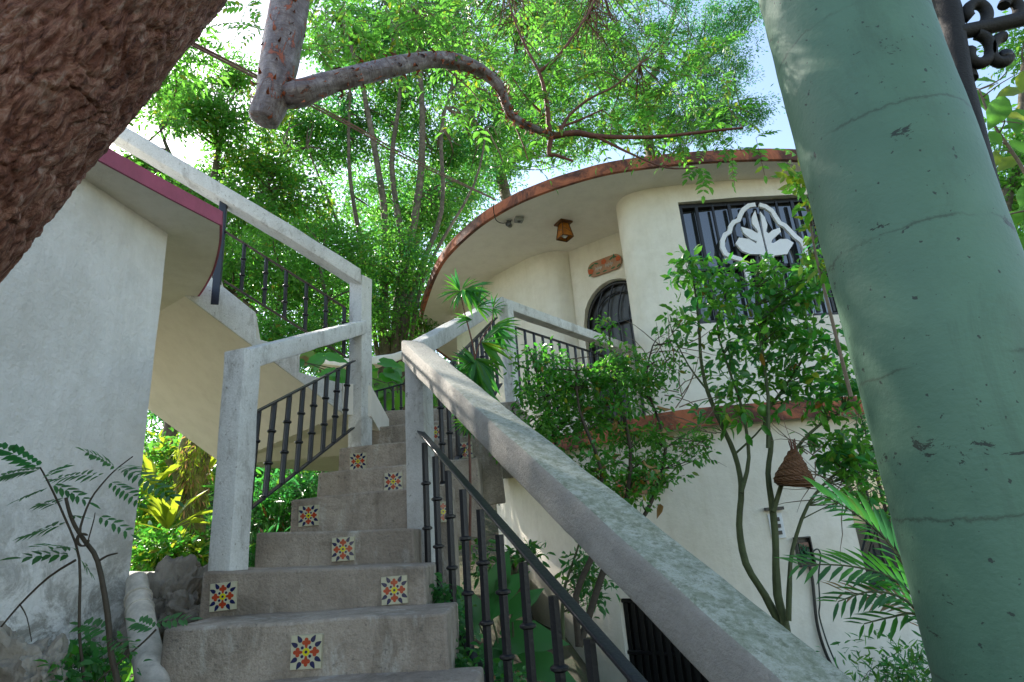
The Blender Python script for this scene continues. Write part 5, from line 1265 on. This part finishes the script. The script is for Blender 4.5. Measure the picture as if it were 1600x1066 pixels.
# bright spray of leaves beside the column
sp_ = thing('leafy_spray', at(1300, 520, 2.7), 'bright backlit citrus spray hugging the left edge of the green column', 'branch'); m = MB()
q = pline([(1330, 620), (1300, 500), (1275, 400), (1262, 330), (1235, 250)], 2.7); src = stemtube(m, q, .009, .003, 6)
Ls = []; cen = []
for c, rad, w_ in CR([(1250, 270, 2.6, 26, 26, 1), (1265, 320, 2.6, 20, 25, .8), (1280, 350, 2.7, 16, 20, .6), (1290, 420, 2.7, 26, 30, .9), (1262, 400, 2.8, 20, 20, .5)]):
    P, D, Nn, LL, WW, cc = cloud(c, rad, int(8*w_), 6, .07, .062, .5, .3, .6, .9); Ls.append((P, D, Nn, LL, WW)); cen += list(cc)
twigs(m, src, cen, .003); m.build('stems', M['twig'], sp_); leaf_mesh('leaves', *merge(Ls), [M['leaf_b'], M['leaf_e']], sp_, rng.choice(2, len(merge(Ls)[0])), 'leaf')
# wicker basket
bc = at(1240, 702, 3.85); bk = thing('wicker_basket', bc, 'brown wicker basket hanging by a string from the citrus tree', 'basket')
prof_ = [(.012, 0), (.03, -.02), (.052, -.06), (.078, -.11), (.102, -.155), (.116, -.19), (.112, -.215), (.09, -.228), (.03, -.222)]
pts = []
for i in range(len(prof_)-1):
    for q in range(6): t = q/6; pts.append((prof_[i][0]*(1-t)+prof_[i+1][0]*t, prof_[i][1]*(1-t)+prof_[i+1][1]*t))
pts.append(prof_[-1])
m = MB(); n = 40; vs = []
tl = Matrix.Rotation(R_(9), 3, 'Y') @ Matrix.Rotation(R_(6), 3, 'X')
for i, (r, z) in enumerate(pts):
    for j in range(n):
        a = 2*math.pi*j/n; over = (1 if (j//2+i) % 2 else -1)*.0035+.004*noise.noise(V((a*2, z*30, 1))); vs.append(bc+tl@V(((r+over)*math.cos(a), (r+over)*math.sin(a), z+.004*math.sin(a*3+i))))
m.add(vs, [(i*n+j, i*n+(j+1) % n, (i+1)*n+(j+1) % n, (i+1)*n+j) for i in range(len(pts)-1) for j in range(n)]); m.build('woven_body', M['wicker'], bk)
m = MB()
for a in np.linspace(0, 6.28, 9)[:-1]: m.tube([bc+V((.012*math.cos(a), .012*math.sin(a), -.01)), bc+V((.02*math.cos(a), .02*math.sin(a), .05+.02*random.random()))], .004, n=5)
m.build('tied_top', M['peel_twig'], bk)
m = MB(); m.tube([bc+V((0, 0, .02)), at(1228, 668, 3.9), at(1222, 650, 3.95)], .0018, n=5); m.build('string', M['rope'], bk)

# ---- slender palmate sapling between the beams
sp2 = thing('palmate_sapling', V((-.22, 2.95, -1.2)), 'slender sapling with drooping finger leaves rising behind the main handrail', 'plant'); m = MB()
ST = [(736, 1000), (733, 900), (735, 770), (733, 660), (738, 600), (742, 560), (734, 520), (725, 485), (719, 455)]
stemtube(m, pline(ST, 2.9), .008, .003, 6); stemtube(m, pline([(742, 560), (752, 530), (768, 505), (770, 480)], 2.9), .004, .002, 5); m.build('stems', M['peel_twig'], sp2, smooth=60)
parts = []
def palm(cx, cy, n, L, a0, a1, Y=2.9, w_=.15):
    c = at(cx, cy, Y)
    n = int(n*1.5)
    for i in range(n):
        a = R_(a0+(a1-a0)*i/max(1, n-1)); D = V((math.cos(a), random.uniform(-.5, .1), math.sin(a))); l = L*random.uniform(.8, 1.1)
        parts.append((np.array([c]), np.array([D]), np.array([(random.uniform(-.3, .3), -.7, .6)]), np.array([l]), np.array([l*w_])))
for a in ((719, 455, 9, .12, 100, 260), (722, 452, 6, .11, -100, 60), (727, 452, 9, .15, -80, 15), (745, 480, 8, .11, -60, 100), (770, 482, 7, .08, -90, 90), (742, 560, 11, .17, -150, -20), (744, 562, 9, .22, -110, -60), (752, 535, 9, .19, -60, 40), (738, 500, 7, .1, 150, 200),
          (742, 600, 9, .2, -140, -40), (700, 660, 0, 0, 0, 0), (733, 660, 8, .10, 150, 300), (760, 640, 7, .12, -120, -40), (748, 575, 8, .15, 120, 200), (770, 510, 8, .16, -80, 20)):
    if a[2]: palm(*a)
A = merge(parts); leaf_mesh('leaves', *A, [M['leaf_d'], M['leaf_b'], M['leaf_c']], sp2, rng.choice(3, len(A[0]), p=[.5, .25, .25]), 'leaf', .15, .35)
# saplings seen through the balusters
for i, (pts, cr_, lb_) in enumerate((([(880, 1010), (880, 930), (895, 880), (908, 840)], [(905, 880, 4.2, 22, 20, 1), (925, 930, 4.2, 25, 30, 1), (910, 905, 4.2, 25, 30, 1)], 'thin sapling against the cream lower wall'),
                                    ([(800, 930), (815, 880), (830, 850)], [(825, 862, 4, 20, 15, 1), (750, 870, 4, 16, 30, .8)], 'small leafy shoots behind the middle balusters'))):
    bush('young_shrub', lb_, at(pts[0][0], 1120, 4.1), CR(cr_), .055, ['leaf_c', 'leaf_a'], [.6, .4], per=8, ncl=16, cr=.09, ratio=.4, stems=[(pline(pts, 4.1), .014, .005)], stemmat='greenstem', group='young shrubs behind the balusters', tw=30, tr=.003)
bl = thing('taro_plant', at(790, 1100, 2.9), 'large leaved plant growing low behind the black balusters', 'plant')
parts = [(at(x, y, 2.9), D, L) for x, y, D, L in ((765, 955, (.5, -.3, .5), .26), (748, 975, (-.5, -.2, .7), .24), (790, 1000, (.9, -.3, .0), .28), (770, 1010, (.2, -.6, -.5), .24), (815, 1035, (1, -.2, -.3), .25), (750, 1030, (-.6, -.4, -.2), .22), (775, 930, (.3, -.1, .9), .2), (800, 960, (.8, 0, .6), .18), (735, 1055, (-.3, -.5, .2), .2))]
leaf_mesh('leaves', [p for p, _, _ in parts], [d for _, d, _ in parts], [(0, -.7, .7)]*len(parts), [l for _, _, l in parts], [l*.6 for _, _, l in parts], [M['leaf_c']], bl, None, 'heart', .16, .12)
m = MB()
for p, _, _ in parts: stemtube(m, [at(785, 1110, 2.9), p.lerp(at(785, 1110, 2.9), .4)+V((.02, 0, 0)), p], .007, .004, 5, 0)
m.build('stems', M['greenstem'], bl)
bush('leafy_groundcover', 'dense small leaved plant spilling beside the bottom steps', at(715, 1090, 2.5), CR([(700, 960, 2.75, 16, 30, .8), (712, 1010, 2.6, 20, 40, 1), (735, 1050, 2.5, 35, 25, 1), (690, 940, 2.8, 10, 20, .4), (760, 1070, 2.6, 50, 25, 1)]), .032, ['leaf_c', 'leaf_d', 'leaf_b'], [.6, .3, .1], per=14, ncl=22, cr=.06, ratio=.6, tw=40, tr=.002, cat='plant')
# ---- palm fronds by the column
pf = thing('palm_plant', at(1470, 1120, 2.4), 'arching palm fronds with bright tips beside the green column', 'palm'); m = MB(); parts = []; dry = []
def frond(pts, Y, n, L, mat='g', w_=.15, rise=.25):
    q = smooth_poly(pline(pts, Y), 6); m.tube(q, [.007-.005*i/(len(q)-1) for i in range(len(q))], n=5)
    for i in range(n):
        t = .25+.75*i/(n-1); j = min(len(q)-2, int(t*(len(q)-1))); p = q[j].lerp(q[j+1], t*(len(q)-1)-j); d = (q[j+1]-q[j]).normalized(); s_ = d.cross(V((0, -.6, .8))).normalized()
        for sg_ in (-1, 1):
            D = d*.75+s_*sg_*.6+V((0, -.1, rise*.3-.15)); l = L*(.6+.6*math.sin(math.pi*min(1, t*.9)))*random.uniform(.85, 1.1)
            (parts if mat == 'g' else dry).append((np.array([p]), np.array([D]), np.array([(0, -.5, .8)]), np.array([l]), np.array([l*w_])))
frond([(1475, 1080), (1440, 930), (1390, 850), (1340, 805), (1290, 775)], 2.3, 15, .14)
frond([(1475, 1080), (1445, 960), (1395, 905), (1330, 885), (1250, 882)], 2.25, 15, .12)
frond([(1480, 1080), (1450, 980), (1410, 935), (1360, 925), (1310, 940)], 2.2, 11, .10)
frond([(1480, 1080), (1452, 990), (1420, 950), (1380, 935), (1320, 925)], 2.35, 10, .11, 'd', .10)
frond([(1480, 1080), (1460, 990), (1430, 960), (1390, 965), (1350, 975)], 2.2, 8, .09)
frond([(1480, 1080), (1450, 900), (1420, 820), (1395, 760)], 2.5, 9, .10)
frond([(1480, 1000), (1450, 860), (1430, 790), (1400, 700)], 2.7, 10, .10)
m.build('stems', M['greenstem'], pf); A = merge(parts); leaf_mesh('fronds', *A, [M['leaf_d'], M['leaf_c']], pf, rng.choice(2, len(A[0]), p=[.6, .4]), 'leaf', .1, .3)
A = merge(dry); leaf_mesh('dry_frond', *A, [M['leaf_dry']], pf, None, 'leaf', .1, .4)
bush('garden_shrub', 'dark leafy shrub at the foot of the white wall by the column', V((2.2, 4.8, -1.7)), [(at(1375, 1055, 4.6), (.35, .3, .22), 1), (at(1440, 1050, 4.4), (.3, .3, .25), 1)], .07, ['leaf_c', 'leaf_a'], [.6, .4], per=12, ncl=26, cr=.12, ratio=.25, tw=30, group='plants in the garden under the side flight')
bush('leafy_creeper', 'leafy creeper crowding the arched lower window beside the column', V((3.0, 5.3, -1.7)), CR([(1370, 720, 4.8, 40, 50, 1), (1390, 790, 4.6, 35, 40, .7), (1350, 660, 4.8, 30, 30, .6), (1345, 700, 4.8, 25, 40, .5)]), .06, ['leaf_c', 'leaf_a', 'leaf_b'], [.5, .35, .15], per=8, ncl=16, cr=.12, stems=[(pline([(1450, 1000), (1400, 850), (1370, 740), (1345, 650)], 4.8), .012, .005)], tw=50)
# ---- large leaved branch right of the column
rb_ = thing('broadleaf_branch', at(1650, 300, 2.2), 'large glossy backlit leaves beneath the iron scrolls', 'branch'); m = MB()
src = stemtube(m, pline([(1720, 420), (1640, 330), (1590, 250), (1550, 190), (1530, 140)], 2.2), .010, .004, 6)+stemtube(m, pline([(1640, 330), (1600, 330), (1560, 340)], 2.25), .006, .003, 6)
P = []; D = []; Ls = []
for x, y, dx, dz, L in ((1520, 140, .1, -.9, .12), (1570, 150, -.6, -.8, .17), (1560, 130, -.9, .2, .10), (1590, 170, -.5, -.9, .16), (1600, 110, -.4, -.9, .10), (1600, 140, -.9, -.2, .13), (1555, 235, -.3, -.9, .08), (1590, 245, -.9, -.5, .13), (1600, 290, -.4, -1, .10), (1545, 205, .1, -.8, .08), (1575, 220, .6, -.9, .10), (1600, 330, -.8, -.4, .12), (1610, 200, -.9, .1, .12), (1585, 95, -.7, -.6, .07), (1545, 160, -.7, .5, .09), (1560, 180, .7, -.3, .13), (1600, 370, -.8, -.8, .12)):
    P.append(at(x, y, 2.2+random.uniform(-.15, .15))); D.append((dx, random.uniform(-.3, .1), dz)); Ls.append(L*1.1)
leaf_mesh('leaves', P, D, [(random.uniform(-.4, .4), -.8, .4) for _ in P], Ls, [l*.5 for l in Ls], [M['leaf_b'], M['leaf_e']], rb_, rng.choice(2, len(P), p=[.75, .25]), 'oval', .15, .12)
twigs(m, src, P, .004); m.build('stems', M['twig'], rb_)

# ================================================================ BIG RED TRUNK
tt = thing('leaning_tree', V((-1.85, 1.15, -.95)), 'huge leaning trunk with rough red brown plated bark in the upper left corner', 'tree')
dx, dy = 375/567, -425/567
ax_pts = [V((-1.86, 1.2, -1.1)), V((-1.78, 1.17, -.55))]+[at(48+t*dx, 90+t*dy, 1.15) for t in (-480, -320, -160, 0, 160, 320, 480, 700, 1000)]
q = smooth_poly(ax_pts, 44); k = len(q); n = 420; vs = []; up = V((0, -1, 0)); s_acc = 0; bcs = []
for i, p in enumerate(q):
    t = (q[min(i+1, k-1)]-q[max(i-1, 0)]).normalized(); a = (up-t*up.dot(t)).normalized(); b = t.cross(a); up = a
    if i: s_acc += (q[i]-q[i-1]).length
    R0 = .231; KS = .656
    for j in range(n):
        an = 2*math.pi*j/n; ca, sa = math.cos(an), math.sin(an); c_ = V((ca*R0, sa*R0, s_acc))/KS
        d1_ = noise.noise(V((c_.x*1.8, c_.y*1.8, c_.z*1.2)))*.03
        w1 = noise.noise(c_*5); f1 = V((c_.x*15+w1*1.1, c_.y*15+w1*1.1, c_.z*5.5+w1))
        v1 = noise.voronoi(f1)[0]; e1 = min(1, (v1[1]-v1[0])*3.2)          # plates with fissures between them
        v2 = noise.voronoi(f1*2.3+V((3, 1, 2)))[0]; e2 = min(1, (v2[1]-v2[0])*3)
        r = R0+KS*(d1_+(e1**.6-1)*.020+(e2**.6-1)*.009+v1[0]*.008+noise.noise(c_*45)*.003+noise.noise(c_*110)*.0012)
        vs.append(p+(a*ca+b*sa)*r); bcs.append(c_)
m = MB(); m.add(vs, [(i*n+j, i*n+(j+1) % n, (i+1)*n+(j+1) % n, (i+1)*n+j) for i in range(k-1) for j in range(n)]); m.bc = bcs; m.build('trunk', M['plated'], tt, smooth=55)

# ================================================================ PEELING LIMB AND BRANCH
pt_ = thing('peeling_tree_limb', at(455, -250, 2.3), 'sawn hanging limb with peeling silver and orange bark and its long arching branch', 'tree limb')
lim = smooth_poly(pline([(500, -420), (478, -200), (462, -60), (450, 20), (436, 100), (426, 150), (416, 178)], 2.3), 5)
m = MB(); k = len(lim); lim += [lim[-1]+(lim[-1]-lim[-2]).normalized()*q_ for q_ in (.020, .036, .042)]; m.tube(lim, [.100-.030*(i/(k-1))**1.5 for i in range(k)]+[.068, .064, .052], n=48, wob=.14); 
m.build('limb', M['peel'], pt_, smooth=60)
br_px = [(442, 152, 2.35), (470, 146, 2.3), (520, 128, 2.35), (565, 117, 2.4), (615, 104, 2.5), (665, 94, 2.6), (715, 97, 2.7), (755, 113, 2.8), (780, 135, 2.85), (790, 160, 2.9), (797, 178, 2.95), (815, 192, 3.0), (840, 203, 3.05), (862, 213, 3.1)]
br = smooth_poly(pline(br_px, 0), 6); rp_ = [22, 24, 19, 17.5, 17, 15, 14, 12, 10, 8.5, 8, 7.5, 6.5, 5.5]; k = len(br)
rad = [np.interp(i/(k-1)*(len(rp_)-1), range(len(rp_)), rp_)/F_PX*np.interp(i/(k-1), [0, 1], [2.45, 3.2]) for i in range(k)]
m = MB(); m.tube(br, rad, n=24, wob=.16); m.build('branch', M['peel'], pt_, smooth=60)
tw_px = [([(862, 213), (900, 208), (930, 213), (980, 215), (1040, 213), (1110, 205), (1160, 200)], 6, 2), ([(862, 213), (858, 240), (870, 243), (896, 252)], 5, 2), ([(858, 208), (855, 165), (848, 130), (842, 112)], 5.5, 3), ([(842, 112), (870, 90), (900, 50), (925, 10), (935, -30)], 3.5, 1.5),
         ([(842, 112), (820, 70), (800, 20), (790, -30)], 3, 1), ([(875, 206), (890, 180), (920, 155), (960, 135), (1000, 100)], 3.5, 1.2), ([(930, 213), (960, 228), (985, 240), (1040, 262), (1090, 262)], 3, 1), ([(850, 180), (820, 150), (800, 120)], 2.5, 1), ([(870, 200), (900, 190), (940, 172)], 3, 1.5),
         ([(570, 118), (575, 105), (585, 90)], 2.5, 1.5), ([(700, 110), (735, 140), (750, 165), (745, 190)], 1.5, 1), ([(800, 188), (815, 220), (825, 250)], 1.5, 1)]
m = MB(); src = []
for pts, a, b in tw_px: src += stemtube(m, pline(pts, 3.1), a/F_PX*3.1, b/F_PX*3.1, 8, .3, 4)
allp = []
cent = []
for x0, x1, y0, y1, n_, Y0, Y1 in ((690, 1020, -20, 130, 120, 3.1, 4.6), (860, 1150, 60, 220, 120, 3.2, 4.6), (690, 880, 80, 190, 34, 3.0, 3.8), (470, 720, -20, 80, 80, 2.6, 3.8), (1000, 1190, 150, 235, 18, 3.2, 4), (350, 410, -5, 60, 6, 2.8, 3.2), (800, 900, 190, 260, 7, 3.1, 3.6), (500, 640, 60, 110, 8, 2.9, 3.4)):
    for _ in range(n_): cent.append(at(random.uniform(x0, x1), random.uniform(y0, y1), random.uniform(Y0, Y1)))
for c in cent:
    for _ in range(random.choice((2, 3, 4))):
        d = V((random.uniform(-1, 1), random.uniform(-1, .6), random.uniform(-.7, .25))); lf, mid = pinnate(c, d, random.uniform(.11, .2), random.choice((3, 4, 4, 5)), random.uniform(.045, .065), .42, .4, nrm=(random.uniform(-.6, .6), random.uniform(-.8, 0), .7)); allp.append(lf)
        m.tube([V(q) for q in mid], [.0016]*len(mid), n=3, caps=False)
twigs(m, src+br[20:], cent, .004, mx=170)
m.build('twigs', M['peel_twig'], pt_, smooth=60)
A = merge(allp); leaf_mesh('leaves', *A, [M['leaf_b'], M['leaf_a'], M['leaf_e']], pt_, rng.choice(3, len(A[0]), p=[.5, .45, .05]), 'leaf', .12, .2)
# featured bright leaflets under the arch and the small spray over the roof edge
allp = []
for x, y, Y, dx, dz, L, n_ in ((735, 150, 2.9, -1, -.25, .22, 4), (745, 160, 2.9, -.6, -.8, .2, 4), (722, 150, 2.9, .8, -.3, .14, 3), (740, 190, 2.9, .4, -1, .16, 3), (700, 152, 2.9, .2, .1, .14, 3), (1092, 258, 3.6, .2, -1, .16, 4), (1100, 262, 3.6, -.3, -1, .2, 5), (1088, 262, 3.6, -.6, -.5, .12, 4), (1250, 245, 2.6, -.6, .3, .1, 2)):
    lf, mid = pinnate(at(x, y, Y), V((dx, -.2, dz)), L, n_, .062, .45, .25, nrm=(0, -.8, .6)); allp.append(lf)
A = merge(allp); leaf_mesh('bright_leaves', *A, [M['leaf_b'], M['leaf_a']], pt_, rng.choice(2, len(A[0]), p=[.7, .3]), 'leaf', .12, .2)
# curled bark flakes
P = []; D = []; Nn = []
for path_, rr_, n_ in ((lim[:-4], .086, 90), (br, None, 240)):
    for _ in range(n_):
        j = random.randrange(4, len(path_)-1); r = (rr_ or rad[j]); t = (path_[j+1]-path_[j]).normalized(); o_ = t.cross(V(unit(1)[0])).normalized()
        P.append(path_[j]+o_*r*.97); D.append(o_*.8+V(unit(1)[0])*.8); Nn.append(t)
n = len(P); leaf_mesh('bark_flakes', P, D, Nn, rng.uniform(.008, .042, n), rng.uniform(.006, .022, n), [M['flake'], M['peel_twig']], pt_, rng.choice(2, n, p=[.6, .4]), 'leaf', .5, .5)['kind'] = 'stuff'

# ================================================================ GROUND COVER
pts = []
for _ in range(5200):
    x, y = random.choice(((random.uniform(-6, -1.6), random.uniform(4.2, 10)), (random.uniform(-3.2, -1.45), random.uniform(1.6, 4.2)), (random.uniform(.4, 5), random.uniform(1.8, 5.6))))
    pts.append((x, y, gz(x, y)))
pts = np.array(pts); n = len(pts); D = unit(n)*.8+np.array([0, 0, .9])
o = leaf_mesh('ground_cover', pts, D, unit(n)*.6+np.array([0, 0, .6]), rng.uniform(.05, .16, n), rng.uniform(.015, .05, n), [M['leaf_a'], M['leaf_b'], M['leaf_dry'], M['leaf_c']], None, rng.choice(4, n, p=[.35, .25, .15, .25]), 'leaf'); tag(o, 'low green ground cover and dry leaf litter over the garden soil', 'ground cover', kind='stuff')
